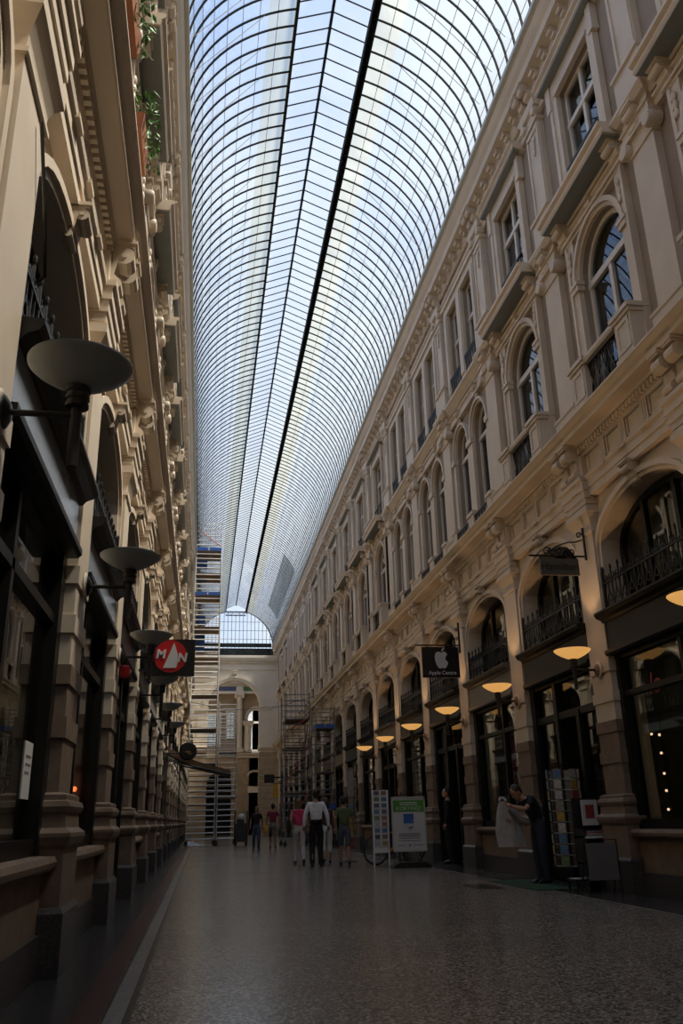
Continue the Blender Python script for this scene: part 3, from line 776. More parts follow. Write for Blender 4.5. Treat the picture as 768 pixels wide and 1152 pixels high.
obj('blue_panel', MB().box(0,.42,-6,2.85,12.42,12.85), BANDB, rot); obj('green_panel', MB().box(0,.42,3.5,6,12.42,12.85), BANDG, rot)
mb = MB()
for yc,hw,z0,z1 in ((.9,.55,7.6,10.4),(2.4,.30,8.2,10.6)):
    mb.box(-.2,.12,yc-hw-.12,yc-hw,z0-.1,z1+.1); mb.box(-.2,.12,yc+hw,yc+hw+.12,z0-.1,z1+.1); mb.box(-.2,.16,yc-hw-.15,yc+hw+.15,z1,z1+.15); mb.box(-.2,.1,yc-.04,yc+.04,z0,z1); mb.box(-.2,.1,yc-hw,yc+hw,(z0+z1)/2-.05,(z0+z1)/2+.05)
obj('window_joinery', mb, WHITEWOOD, rot)
obj('rotunda_panes', MB().box(-.3,-.28,.2,2.8,7.5,10.7), WGLASS, rot)
tag(obj('wall_rotunda_light_shield', MB().box(-1.5,6.3,72.8,75.0,14.9,15.1).box(-1.5,6.3,78.4,80.3,15.0,15.2).box(-1.5,.2,75,78.4,14.95,15.15).box(4.6,6.3,75,78.4,14.95,15.15), ENDWHITE), kind='structure')  # unseen opaque roof ring, added to cut daylight low in the rotunda
# flank walls of the rotunda and the bright facade glimpsed beyond
tag(obj('wall_rotunda_flank', MB().box(6.05,6.3,72.9,80,0,15).box(-1.5,-1.2,72.9,80,0,15), ENDWHITE), kind='structure')
far = tag(link('wall_far_street', None, None, (0,90,0), (0,0,-pi/2)), kind='structure')
mb = MB(); plate(mb, -2, 12, 0, 18, [(5.3,.34,7.9,9.9,.34),(5.3,.34,11.4,13.2,0)], 0, .3); obj('masonry', mb, WHITE, far)
mb = MB(); frame_ring(mb,.34,7.9,9.9,.34,.07,-.2,-.1); mb.box(-.2,-.1,-.03,.03,7.9,10.2).box(-.2,-.1,-.34,.34,9.2,9.27).box(-.2,-.1,-.34,.34,8.5,8.55)
obj('window_frame', mb, WHITEWOOD, far, (0,5.3,0)); mb = MB(); pane(mb,.33,7.9,9.9,.33,-.2); obj('glass', mb, DARKROOM, far, (0,5.3,0))
mb = MB().box(-.2,-.18,-.34,.34,11.4,13.2); obj('upper_glass', mb, DARKROOM, far, (0,5.3,0))
obj('far_balcony', MB().box(0,.4,4.6,6.0,7.2,7.85).box(0,.46,4.5,6.1,7.85,7.95).box(0,.2,4,7,10.6,10.8), ENDWHITE, far)

# ------------------------------------------------------------------ wall lamps
def lamp(side, y, label):
    f = -1 if side=='right' else 1; X0 = 5.99 if side=='right' else -1.15
    r = thing('wall_lamp', (X0,y,3.14), label, 'lamp', 'glowing saucer wall lamps' if side=='right' else 'unlit grey saucer wall lamps')
    k = 'lamp_'+side
    if k not in PROTO:
        d = {}; c = .42
        d['bracket_plate'] = MB().lathe([(.0,.06),(.05,.055),(.09,.03),(.10,0)],(.03,0,0),14,'x').mesh('bracket_plate', DARKMETAL if side=='left' else STONE, f, True)
        d['arm'] = MB().tube([(.04,0,0),(c,0,0)],.017,8).mesh('arm', DARKMETAL, f, True)
        d['stem'] = MB().lathe([(.028,-.30),(.03,-.3),(.03,.06),(.03,.06)],(c,0,0),10).mesh('stem', DARKMETAL, f, True)
        d['collar'] = MB().lathe([(.05,.04),(.062,.045),(.062,.065),(.056,.07),(.056,.085),(.064,.09),(.064,.11),(.058,.115),(.058,.13),(.066,.135),(.066,.16),(.05,.17)],(c,0,0),16).mesh('collar', DARKMETAL, f, True)
        pr = [(.05,.165),(.11,.185),(.19,.225),(.25,.265),(.277,.292),(.279,.305),(.272,.308),(.24,.285),(.18,.247),(.10,.205),(.0,.195)]
        d['dish'] = MB().lathe(pr,(c,0,0),40).mesh('dish', GLOW if side=='right' else LAMPGREY, f, True)
        PROTO[k] = d
    for nm, me in PROTO[k].items(): link(nm, me, r)
    return r
for i,k in enumerate(range(4,10)):
    y = SIDES['right']['ys'][k+1-0] if False else 12.27+3.57*i
    o = ORD[i]
    lamp('right', y, f'glowing amber saucer lamp on a wall arm, {o} wholly visible from the camera')
    sp = bpy.data.lights.new('uplight','SPOT'); sp.energy = 42; sp.color = (1,.60,.30); sp.spot_size = R(70); sp.spot_blend = .35; sp.shadow_soft_size = .05
    so = link('uplight', sp, None, (5.57,y,3.40), (pi,0,0))
lamp('right', 8.85, 'glowing amber saucer lamp cut by the edge of the photo')
sp = bpy.data.lights.new('uplight','SPOT'); sp.energy = 42; sp.color = (1,.60,.30); sp.spot_size = R(70); sp.spot_blend = .35
link('uplight', sp, None, (5.57,8.85,3.40), (pi,0,0))
for i in range(6):
    lamp('left', 4.25+3.57*i, f'unlit grey saucer lamp on a dark wall arm, {ORD[i]} from the camera')

# ------------------------------------------------------------------ hanging signs
def scrolls(mb, x0, x1, z, n, r, y=0):
    for i in range(n):
        c = x0+(x1-x0)*(i+.5)/n
        mb.tube([(c+(r*(1-t/14))*cos(t*.7+i*2.2), y, z+r+(r*(1-t/14))*sin(t*.7+i*2.2)) for t in range(12)], .012, 5)
# round red sign
s = thing('hanging_sign', (-1.12,14.7,3.42), 'black square sign with a round red disc and white lettering beside the unlit lamps', 'sign')
obj('board', MB().box(.22,.93,-.05,.05,0,.62), BLACK, s)
obj('disc', MB().lathe([(.275,0),(.275,.012)],(.52,-.062,.33),40,'y'), RED, s)
text('letter_m','M',.20,(.355,-.068,.36),(pi/2,0,0),WHITE,s,shear=.15,bold=.008); text('letter_n','N',.20,(.715,-.068,.30),(pi/2,0,0),WHITE,s,shear=.15,bold=.008)
obj('sail_emblem', MB().poly([(.405,.13),(.625,.13),(.648,.25),(.64,.37),(.575,.56),(.505,.38),(.45,.24)],-.070,-.060), WHITE, s)
obj('bracket', MB().box(0,.25,-.02,.02,.5,.54).box(0,.25,-.02,.02,.08,.12), DARKMETAL, s)
# apple shaped emblem sign
YA = 19.2
s = thing('hanging_sign', (5.95,YA,4.0), 'black square sign with a white bitten apple emblem on an iron bracket', 'sign')
obj('board', MB().box(-.97,-.08,-.03,.03,.12,.83), BLACK, s)
ap = [(0,.30),(-.05,.325),(-.11,.33),(-.17,.29),(-.195,.20),(-.19,.09),(-.155,-.03),(-.10,-.12),(-.05,-.135),(0,-.115),(.05,-.135),(.10,-.12),(.145,-.05),(.175,.04),(.13,.07),(.105,.125),(.11,.185),(.15,.235),(.165,.255),(.12,.315),(.06,.33)]
obj('apple_emblem', MB().poly([(x*.85-.50,z*.85+.44) for x,z in ap],-.042,-.030), PAPER, s)
obj('leaf_emblem', MB().poly([(-.50+x,.72+z) for x,z in ((0,0),(.005,.05),(.035,.09),(.07,.105),(.07,.06),(.04,.02))],-.042,-.030), PAPER, s)
text('lettering','Apple Centre',.12,(-.50,-.036,.225),(pi/2,0,0),PAPER,s,bold=.002)
mb = MB().box(-.06,-.02,-.02,.02,.70,1.42).box(-1.12,-.03,-.014,.014,.86,.89)
for x in (-.85,-.2): mb.box(x-.01,x+.01,-.008,.008,.82,.88)
scrolls(mb,-.66,-.5,.88,1,.06); scrolls(mb,-.16,-.04,.98,1,.05); scrolls(mb,-.14,-.04,1.2,1,.05)
obj('bracket', mb, IRON, s)
# gilt lettered shop sign
YH = 12.2
s = thing('hanging_sign', (5.97,YH,4.6), 'long dark green lettered sign hanging from a scrolled iron bracket', 'sign')
obj('board', MB().box(-.80,-.16,-.02,.02,.02,.29), mat('dark_brown_board',(.10,.085,.068),.5), s)
text('lettering','Hamilton',.17,(-.48,-.024,.155),(pi/2,0,0),mat('dark_letter',(.006,.010,.008),.6),s)
mb = MB().box(-.03,.0,-.015,.015,.28,.82).box(-.97,-.0,-.012,.012,.325,.35)
for x in (-.78,-.19): mb.box(x-.012,x+.012,-.008,.008,.28,.34)
scrolls(mb,-.72,-.2,.34,5,.075); scrolls(mb,-.15,-.03,.64,1,.055)
mb.tube([(-.05,0,.62),(-.16,0,.58),(-.3,0,.57),(-.5,0,.50),(-.7,0,.36)],.012,5)
obj('bracket', mb, IRON, s)
s = thing('hanging_sign', (4.88,60,3.5), 'plain black box sign far off beyond the scaffolds', 'sign')
obj('board', MB().box(-.74,-.05,-.05,.05,0,.55), BLACK, s); obj('bracket', MB().box(-.1,1.08,-.02,.02,.3,.4), IRON, s)
s = thing('banner', (5.0,58,2.5), 'narrow yellow banner hanging below the plain black box sign', 'banner')
obj('cloth', MB().box(-.40,-.08,-.02,.02,0,.85), YELLOW, s); obj('pole', MB().tube([(-.45,0,.87),(.98,0,.87)],.02,6), DARKMETAL, s)
# alarm box
s = thing('alarm_box', (-1.11,11.55,2.9), 'small red alarm box on a pilaster beside the unlit lamps', 'alarm')
obj('housing', MB().slabs([(0,.06,.10),(.02,.075,.12),(.13,.075,.12),(.15,.06,.10)],0), RED, s); obj('lens', MB().lathe([(.03,.0),(.02,.02)],(.12,0,.07),10,'x'), WHITE, s)
# awning and round sign
s = thing('awning', (-1.1,29,2.5), 'brown striped awning arm stretching out across the unlit lamp side', 'awning')
mb = MB()
for k in range(5):
    mb.cm = k % 2
    y0 = -.55+k*.22; mb.ext([(.0,.84),(.45,.60),(1.0,.40),(2.0,.14),(2.0,-.06),(1.0,.22),(.45,.42),(.0,.66)], y0, y0+.22)
obj('canvas', mb, [FLAG, mat('awning_stripe',(.30,.20,.12),.8)], s)
obj('valance', MB().box(1.95,2.0,-.55,.55,-.08,.06), FLAG, s)
obj('folding_arm', MB().tube([(0,-.6,.55),(.5,-.6,.34),(2.0,-.6,.0)],.03,6).tube([(0,.6,.55),(.5,.6,.34),(2.0,.6,.0)],.03,6), DARKMETAL, s)
s = thing('round_sign', (-.47,28.3,3.22), 'round black sign with a gold mark above the striped awning', 'sign')
obj('disc', MB().lathe([(.24,-.05),(.28,-.04),(.28,.04),(.24,.05)],(0,0,0),28,'y'), BLACK, s)
obj('gold_mark', MB().box(-.08,.08,-.07,-.05,-.04,.0).box(.0,.12,-.07,-.05,-.10,-.07), mat('gold_paint',(.35,.22,.05),.4), s)
obj('bracket', MB().tube([(-.66,0,-.05),(-.25,0,-.05)],.025,6), DARKMETAL, s)

# ------------------------------------------------------------------ scaffolds
def scaffold(name, x0, x1, y0, y1, z1, decks, label, boards=(), step=.36, rail=1.0, lift=2.0, red=(), tubem=None, r=.026):
    tubem = tubem or ALU
    s = thing(name, (x0,y0,0), label, 'scaffold', 'aluminium scaffold towers')
    W, D = x1-x0, y1-y0
    nl = int(math.ceil(z1/lift))
    for fy in (0,D):
        for l in range(nl):
            a = .18+l*lift; b = min(a+lift, z1); mb = MB()
            for x in (0,W): mb.tube([(x,fy,a),(x,fy,b)],r,6)
            if W > 1.6: mb.tube([(W*.5,fy,a),(W*.5,fy,b)],.022,6)
            z = a+.14
            while z < b-.02: mb.tube([(0,fy,z),(W,fy,z)],r*.85,6); z += step
            obj('ladder_frame', mb, tubem, s)
    for l in range(nl):
        a = .3+l*lift; b = min(a+lift, z1)
        if b-a < .8: continue
        for x,p,q in ((0,0,D),(W,D,0)): obj('brace', MB().tube([(x,p,a),(x,q,b),(x,p,b)],.02,5), tubem, s)
    for z in decks:
        dk = obj('deck', MB().box(.03,W-.03,.05,D-.05,z,z+.05), PLY, s)
        tb = MB().box(.02,W*.47,-.04,-.01,z+.02,z+.20).box(W*.53,W-.02,-.04,-.01,z+.02,z+.20).box(-.03,0,.05,D-.05,z+.02,z+.2).box(W,W+.03,.05,D-.05,z+.02,z+.2)
        if z in boards: obj('toe_board', tb, BLUE, dk)
    for za,zb in red: obj('diagonal_brace', MB().tube([(0,-.03,za),(W,-.03,zb)],.022,5), ORANGE, s)
    for x in (0,W):
        for y in (0,D):
            mb = MB().lathe([(.04,-.025),(.09,-.025),(.09,.025),(.04,.025)],(x,y,.09),14,'y').box(x-.03,x+.03,y-.04,y+.04,.15,.24)
            obj('castor', mb, RUBBER, s)
    return s
scaffold('scaffold_tower', -.72, .68, 45.6, 47.6, 16.9, (1.9,3.9,5.6,7.4,9.3,11.,12.75,14.0,15.3), 'tall narrow aluminium scaffold tower reaching towards the glass roof', (12.75,15.3), .27, red=(), r=.032)
s = bpy.data.objects['scaffold_tower']
for z in (13.9,14.6,10.4,11.4,9.9): obj('blue_panel', MB().box(.08,.62,1.2,1.24,z,z+.5), BLUE, s)
obj('tie_tube', MB().tube([(.05,-.03,16.6),(.9,-.03,15.9),(1.35,-.03,15.6)],.025,6), ORANGE, s)
scaffold('scaffold_tower', .78, 1.72, 45.4, 47.2, 7.0, (2.2,4.4), 'lower aluminium scaffold tower standing against the tallest one', (), .27, r=.028)
scaffold('scaffold_tower', 3.70, 4.86, 40.0, 42.0, 6.7, (2.2,4.2,5.45), 'scaffold tower with red braces among the strolling group', (), .30, red=((.6,2.4),(2.6,4.4),(4.9,5.6)), tubem=STEEL)
scaffold('scaffold_tower', 4.92, 5.78, 38.4, 39.8, 5.9, (1.5,3.0,4.9), 'scaffold tower with a blue toe board against the cream pilasters', (4.9,1.5), .36, tubem=STEEL)

# ------------------------------------------------------------------ people
def skinmesh(chains, sub=2):
    """chains: list of lists of (x,y,z,rx,ry); first chain starts at the root; points that coincide are shared"""
    vs = []; rad = []; ed = []; idx = {}
    for ch in chains:
        prev = None
        for x,y,z,rx,ry in ch:
            k = (round(x,4),round(y,4),round(z,4))
            if k not in idx: idx[k] = len(vs); vs.append((x,y,z)); rad.append((rx,ry))
            if prev is not None and prev != idx[k]: ed.append((prev,idx[k]))
            prev = idx[k]
    me = bpy.data.meshes.new('skin'); me.from_pydata(vs, ed, [])
    o = bpy.data.objects.new('skin', me); COL.objects.link(o)
    md = o.modifiers.new('s','SKIN'); md.use_smooth_shade = True
    for i,sv in enumerate(me.skin_vertices[0].data): sv.radius = rad[i]; sv.use_root = (i == 0)
    sb = o.modifiers.new('u','SUBSURF'); sb.levels = sub; sb.render_levels = sub
    dg = bpy.context.evaluated_depsgraph_get(); dg.update()
    out = bpy.data.meshes.new_from_object(o.evaluated_get(dg))
    bpy.data.objects.remove(o); bpy.data.meshes.remove(me)
    return out
def lerp(a,b,t): return tuple(a[i]+(b[i]-a[i])*t for i in range(3))
SKIN = mat('skin_light', (.46,.25,.16), .5)
SKIN2 = mat('skin_tan', (.30,.15,.09), .5)
HAIRB = mat('hair_brown', (.035,.02,.013), .6); HAIRD = mat('hair_dark', (.010,.008,.007), .6); HAIRG = mat('hair_blond', (.17,.095,.04), .6)
def cloth(n,c): return mat('cloth_'+n, c, .85, noise=.15, nscale=9)
def add_mesh(bm, mb, mi, mtx=None):
    me = mb.mesh('t', [SKIN]); 
    if mtx is not None: me.transform(mtx)
    n0 = len(bm.faces); bm.from_mesh(me); bm.faces.ensure_lookup_table()
    for f in bm.faces[n0:]: f.material_index = mi; f.smooth = True
    bpy.data.meshes.remove(me)
def hand_mb(w, d, curl=.6, side=1):
    """palm and five fingers starting at wrist w, pointing along d"""
    mb = MB(); w = Vector(w); d = Vector(d).normalized()
    a = Vector((0,1,0)); a = (a-d*a.dot(d)); a = a.normalized() if a.length > .1 else Vector((1,0,0))
    n = d.cross(a).normalized()*side          # towards the palm
    mb.tube([w-d*.02, w+d*.03, w+d*.075], [.028,.036,.034], 8)
    for k,L in enumerate((.070,.080,.075,.058)):
        b = w+d*.07+a*(.030-.020*k)
        p = [b]; dr = d.copy()
        for j in range(3):
            dr = (dr+n*curl*.45).normalized(); p.append(p[-1]+dr*L/3)
        mb.tube(p, [.0095,.009,.008,.006], 6)
    b = w+d*.02+a*.032; dr = (d*.7+a*.7+n*.3).normalized()
    mb.tube([b, b+dr*.035, b+dr*.035+(d*.9+n*.4).normalized()*.03], [.012,.010,.008], 6)
    return mb
def person(loc, rz, H, label, J, top, bottom, skin, hair, sleeves='long', legs='long', hairstyle='short', shoes=None, belt=None, cap=None):
    s = H/1.75
    B = dict(pel=(0,0,.95), spi=(0,0,1.12), che=(0,-.01,1.33), nek=(0,.0,1.49), hed=(0,.02,1.64), shL=(-.172,0,1.42), shR=(.172,0,1.42),
             elL=(-.235,-.03,1.15), elR=(.235,-.03,1.15), wrL=(-.24,.04,.90), wrR=(.24,.04,.90), hiL=(-.095,0,.92), hiR=(.095,0,.92),
             knL=(-.10,.02,.50), knR=(.10,.02,.50), anL=(-.10,-.03,.09), anR=(.10,-.03,.09), toL=(-.115,.13,.03), toR=(.115,.13,.03))
    B.update(J)
    root = thing('person', loc, label, 'person', None, rz); root.scale = (s,s,s)
    g = lambda k,r,r2=None: (*B[k], r, r2 or r)
    def limb(a,b,c,ra,rm1,rb,rm2,rc):
        A,Bm,C = B[a],B[b],B[c]
        return [(*A,ra,ra),(*lerp(A,Bm,.4),rm1,rm1),(*Bm,rb,rb),(*lerp(Bm,C,.35),rm2,rm2),(*C,rc,rc)]
    def torso(e): return [g('pel',.155+e,.115+e),g('spi',.135+e,.10+e),g('che',.165+e,.115+e),g('nek',.058+e*.6,.058+e*.6)]
    body = [torso(-.012)+[(*lerp(B['nek'],B['hed'],.5),.052,.055)]]
    for q in 'LR':
        body.append([g('che',.15,.11)]+limb('sh'+q,'el'+q,'wr'+q,.058,.048,.038,.040,.026))
        body.append([g('pel',.14,.11)]+limb('hi'+q,'kn'+q,'an'+q,.085,.078,.052,.056,.036)+[(*lerp(B['an'+q],B['to'+q],.4),.036,.034),(*B['to'+q],.030,.024)])
    me = skinmesh(body); me.materials.clear(); me.materials.append(skin); me.materials.append(HAIRD); me.materials.append(mat('lip',(.30,.09,.07),.5))
    me.materials.append(top); me.materials.append(bottom)
    a0, ax = Vector(B['pel']), Vector(B['nek'])-Vector(B['pel'])
    for pl in me.polygons:
        d = pl.center-a0; t = d.dot(ax)/ax.length_squared
        if (d-ax*t).length < .20:
            if .16 < t < .93: pl.material_index = 3
            elif -.5 < t <= .16 and abs(d.x) < .19: pl.material_index = 4
    bm = bmesh.new(); bm.from_mesh(me)
    h = Vector(B['hed']); tilt = J.get('_tilt', 0.); turn = J.get('_turn', 0.)
    M = Matrix.Translation(h) @ Matrix.Rotation(turn,4,'Z') @ Matrix.Rotation(-tilt,4,'X')
    add_mesh(bm, MB().ell((0,0,.015),(.076,.096,.112),16,12).ell((0,.035,-.06),(.056,.062,.06),12,8).ell((0,.098,-.012),(.014,.022,.026),8,6).ell((-.078,-.005,-.005),(.012,.022,.032),8,6).ell((.078,-.005,-.005),(.012,.022,.032),8,6), 0, M)
    add_mesh(bm, MB().ell((-.032,.083,.012),(.013,.010,.008),8,6).ell((.032,.083,.012),(.013,.010,.008),8,6), 1, M)
    add_mesh(bm, MB().ell((0,.088,-.055),(.024,.012,.008),8,6), 2, M)
    for q,sg in (('L',-1),('R',1)):
        add_mesh(bm, hand_mb(B['wr'+q], Vector(B['wr'+q])-Vector(B['el'+q]), J.get('_curl',.6), -sg), 0)
    bm.to_mesh(me); bm.free(); link('body', me, root)
    # clothes
    ch = [[(B['pel'][0],B['pel'][1],B['pel'][2]+.03,.165,.125)]+torso(.012)[1:3]+[(*lerp(B['che'],B['nek'],.75),.085,.075)]]
    if J.get('_hem'): ch.append([g('pel',.165,.128),(B['pel'][0],B['pel'][1],B['pel'][2]-.12,.17,.135)])
    for q in 'LR':
        L = limb('sh'+q,'el'+q,'wr'+q,.066,.060,.052,.052,.040)
        if sleeves == 'short': L = L[:2]+[(*lerp(B['sh'+q],B['el'+q],.72),.062,.062)]
        if sleeves == 'none': L = L[:1]
        ch.append([g('che',.168,.122)]+L)
    m = skinmesh(ch); m.materials.clear(); m.materials.append(top); link('shirt' if sleeves!='jacket' else 'jacket', m, root)
    ch = [[g('spi',.138,.105),g('pel',.165,.125)]]
    for q in 'LR':
        K = limb('hi'+q,'kn'+q,'an'+q,.108,.100,.078,.074,.062)
        if legs == 'short': K = K[:2]+[(*lerp(B['hi'+q],B['kn'+q],.85),.092,.092),(*lerp(B['kn'+q],B['an'+q],.06),.088,.088)]
        if legs == 'crop': K = K[:4]+[(*lerp(B['kn'+q],B['an'+q],.55),.066,.066)]
        if legs == 'long': K = K+[(*lerp(B['an'+q],B['kn'+q],-.10),.064,.064)]
        ch.append([g('pel',.165,.125)]+K)
    ch[0] = [g('pel',.165,.125),(*lerp(B['pel'],B['spi'],.6),.142,.108)]
    m = skinmesh(ch); m.materials.clear(); m.materials.append(bottom); link('trousers' if legs!='short' else 'shorts', m, root)
    if belt:
        c = lerp(B['pel'],B['spi'],.55); link('belt', MB().lathe([(.170,-.02),(.172,.02),(.165,.02),(.163,-.02)],(0,0,0),20).mesh('belt',belt), root, c)
        root.children[-1].scale = (1.0,.78,1)
    # hair
    hm = MB()
    if hairstyle == 'long': hm.ell((0,-.02,.02),(.09,.105,.12),14,10).ell((0,-.06,-.10),(.085,.055,.14),12,8)
    elif hairstyle == 'bob': hm.ell((0,-.02,.02),(.092,.105,.12),14,10).ell((0,-.04,-.05),(.092,.07,.08),12,8)
    else: hm.ell((0,-.018,.034),(.083,.097,.103),14,10).ell((0,-.055,-.01),(.066,.052,.07),10,8)
    hme = hm.mesh('hair', hair, 1, True); hme.transform(M); link('hair', hme, root)
    if cap:
        cm = MB().ell((0,-.005,.06),(.092,.108,.08),14,8).ell((0,.10,.045),(.07,.06,.012),10,6).mesh('cap', cap, 1, True); cm.transform(M); link('cap', cm, root)
    for q in 'LR':
        a,b = Vector(B['an'+q]),Vector(B['to'+q]); f = (b-a); hl = a-Vector((0,.03,.055))
        sm = MB().tube([a+Vector((0,-.055,-.045)),a+Vector((0,-.01,-.03)),lerp(a,b,.55),b+f.normalized()*.025],[.036,.046,.044,.028],10).mesh('shoe', shoes or BLACK, 1, True)
        link('shoe', sm, root)
    return root
W1 = dict(knL=(-.10,.10,.52), anL=(-.10,.03,.10), toL=(-.115,.18,.035), knR=(.10,-.02,.50), anR=(.10,-.20,.14), toR=(.115,-.10,.03), elL=(-.25,-.08,1.17), wrL=(-.27,-.05,.92), elR=(.25,.0,1.16), wrR=(.27,.10,.93))
W2 = dict(knR=(.10,.10,.52), anR=(.10,.03,.10), toR=(.115,.18,.035), knL=(-.10,-.02,.50), anL=(-.10,-.20,.16), toL=(-.115,-.12,.03), elR=(.25,-.08,1.17), wrR=(.27,-.05,.92), elL=(-.25,.0,1.16), wrL=(-.27,.10,.93))
STILL = {}
person((2.79,21.9,0), -.05, 1.78, 'man in a white shirt and black trousers walking away', {**STILL, 'elL':(-.27,-.03,1.16),'wrL':(-.29,.03,.9),'elR':(.27,-.03,1.16),'wrR':(.30,.03,.9),'anL':(-.10,-.06,.09),'toL':(-.12,.10,.03)}, cloth('white',(.85,.84,.86)), cloth('black',(.008,.007,.008)), SKIN2, HAIRB, belt=BLACK)
person((3.50,22.0,0), -.1, 1.60, 'person in an olive green T-shirt, denim shorts and dark cap walking away', {**W1,'_hem':1}, cloth('green',(.085,.115,.045)), cloth('denim',(.07,.09,.12)), SKIN2, HAIRB, 'short', 'short', cap=cloth('cap',(.03,.03,.035)))
pk = person((2.55,23.6,0), .05, 1.62, 'woman in a pink top and pale trousers walking away beside the white shirted man', {**W1}, cloth('pink',(.62,.05,.16)), cloth('cream',(.55,.50,.47)), SKIN, HAIRG, 'none', 'long', 'long')
person((3.22,23.2,0), 0, 1.60, 'woman with brown hair and white cropped trousers half hidden by the white shirted man', {**W2}, cloth('brown',(.05,.03,.03)), cloth('white2',(.68,.66,.64)), SKIN, HAIRB, 'none', 'crop', 'long')
person((2.91,36.8,0), -.05, 1.74, 'man in a crimson striped shirt and grey shorts with a bag', {**W2}, cloth('crimson',(.20,.025,.05)), cloth('grey',(.26,.235,.22)), SKIN2, HAIRD, 'short', 'short')
person((2.23,36.6,0), pi, 1.64, 'person in a black top and blue jeans walking towards the camera', {**W1}, cloth('blk',(.012,.010,.010)), cloth('jeans',(.05,.08,.14)), SKIN2, HAIRB, 'short', 'long', 'long')
person((6.06,21.6,0), 1.1, 1.74, 'man in a dark suit standing in a shop doorway', {'_turn':.3}, cloth('suit',(.010,.009,.011)), cloth('suit2',(.012,.012,.014)), SKIN, HAIRD, 'long', 'long')
BEND = dict(spi=(0,.05,1.10), che=(0,.15,1.27), nek=(0,.27,1.38), hed=(0,.37,1.46), shL=(-.185,.17,1.34), shR=(.185,.17,1.34),
            elL=(-.24,.36,1.18), elR=(.24,.28,1.10), wrL=(-.14,.56,1.24), wrR=(.10,.47,1.02), _tilt=.7, _curl=1.1)
person((5.60,14.45,0), pi/2+.15, 1.72, 'man in black top and jeans bent over a pale jacket', BEND, cloth('blacktop',(.010,.009,.010)), cloth('darkdenim',(.030,.035,.055)), SKIN, HAIRB, 'short', 'long')
# bags and the held garment
def bag(loc, w, h, d, m, label, strap):
    b = thing('shoulder_bag', loc, label, 'bag')
    obj('pouch', MB().slabs([(0,w*.45,d*.4),(.03,w*.5,d*.5),(h*.8,w*.47,d*.45),(h,w*.42,d*.25)],-d*.5), m, b, smooth=True)
    obj('strap', MB().tube([(0,-w*.4,h*.95),(0,-w*.2,h+strap),(0,w*.2,h+strap),(0,w*.4,h*.95)],.012,6), m, b); return b
bag((2.28,23.5,.78), .26, .30, .10, cloth('bagblack',(.012,.011,.011)), 'black shoulder bag carried by the woman in pink', .36)
bag((2.62,36.8,.62), .20, .30, .12, YELLOW, 'yellow carrier bag held by the man in stripes', .14)
bag((2.80,36.55,.50), .28, .34, .14, cloth('darkbag',(.02,.018,.018)), 'dark bag hanging by the legs of the striped man', .16)
mb = MB(); rows = 9; cols = 16; vs = []
for r in range(rows):
    t = r/(rows-1)
    for c in range(cols):
        a = 2*pi*c/cols; w = .05+.17*min(1,t*1.6); dd = .04+.07*t
        k = 1+.22*sin(a*5+r*.4)
        vs.append((w*cos(a)*k+.10*t, dd*sin(a)*k, -.72*t))
mb.add(vs, [(r*cols+c, r*cols+(c+1)%cols, (r+1)*cols+(c+1)%cols, (r+1)*cols+c) for r in range(rows-1) for c in range(cols)])
g = thing('jacket', (5.02,14.5,1.30), 'pale grey jacket held up by the bending man', 'jacket')
obj('cloth', mb, cloth('palegrey',(.42,.40,.37)), g, smooth=True)
obj('collar', MB().tube([(-.06,-.03,.0),(-.03,.02,.05),(.03,.02,.05),(.06,-.03,.0)],.022,6), cloth('collar',(.45,.43,.40)), g)
obj('sleeve', MB().tube([(.10,-.05,-.10),(.30,-.04,-.30),(.42,-.02,-.34)],[.06,.055,.045],8), cloth('sleeve',(.38,.36,.34)), g, smooth=True)

# ------------------------------------------------------------------ sign board, racks, bicycle
b = thing('pavement_sign', (4.79,20.5,0), 'white framed advertising board with a green header standing on the floor', 'sign')
obj('frame', MB().box(-.40,-.37,-.03,.03,.36,1.53).box(.37,.40,-.03,.03,.36,1.53).box(-.40,.40,-.03,.03,1.49,1.54).box(-.40,.40,-.03,.03,.34,.38), ZINC, b)
po = obj('poster', MB().box(-.375,.375,-.015,.015,.37,1.50), PAPER, b)
obj('green_header', MB().box(-.37,.37,-.022,-.014,1.21,1.46), GREENP, po); obj('picture', MB().box(-.13,.11,-.022,-.014,.95,1.16), BLUEP, po)
text('lettering','KORTING!',.125,(0,-.024,1.275),(pi/2,0,0),PAPER,po); 
obj('small_print', MB().box(-.21,.22,-.024,-.022,1.35,1.365).box(-.2,.2,-.024,-.022,1.38,1.395).box(-.22,.20,-.024,-.022,1.405,1.42), PAPER, po)
mb = MB()
for z,a,c in ((.86,-.02,.10),(.80,-.02,.06),(.72,-.25,.25),(.69,-.25,.25),(.66,-.25,.22),(.62,-.25,.25),(.57,-.25,.25),(.47,-.28,-.1),(.47,.08,.32)): mb.box(a,c,-.019,-.014,z,z+.013)
mb.box(-.02,.02,-.019,-.014,.455,.495); mb.poly([(-.03,.85),(.03,.87),(.10,.89),(.11,.86),(.03,.835)],-.020,-.014)
obj('body_text', mb, GREYPRINT, po)
obj('base', MB().slabs([(0,.44,.26),(.03,.45,.28),(.08,.38,.2),(.12,.28,.12)],-.2), DARKMETAL, b, rot=(0,0,pi/2), smooth=True)
obj('spring_leg', MB().tube([(-.25,0,.10),(-.25,0,.36)],.022,8).tube([(.25,0,.10),(.25,0,.36)],.022,8), DARKMETAL, b)

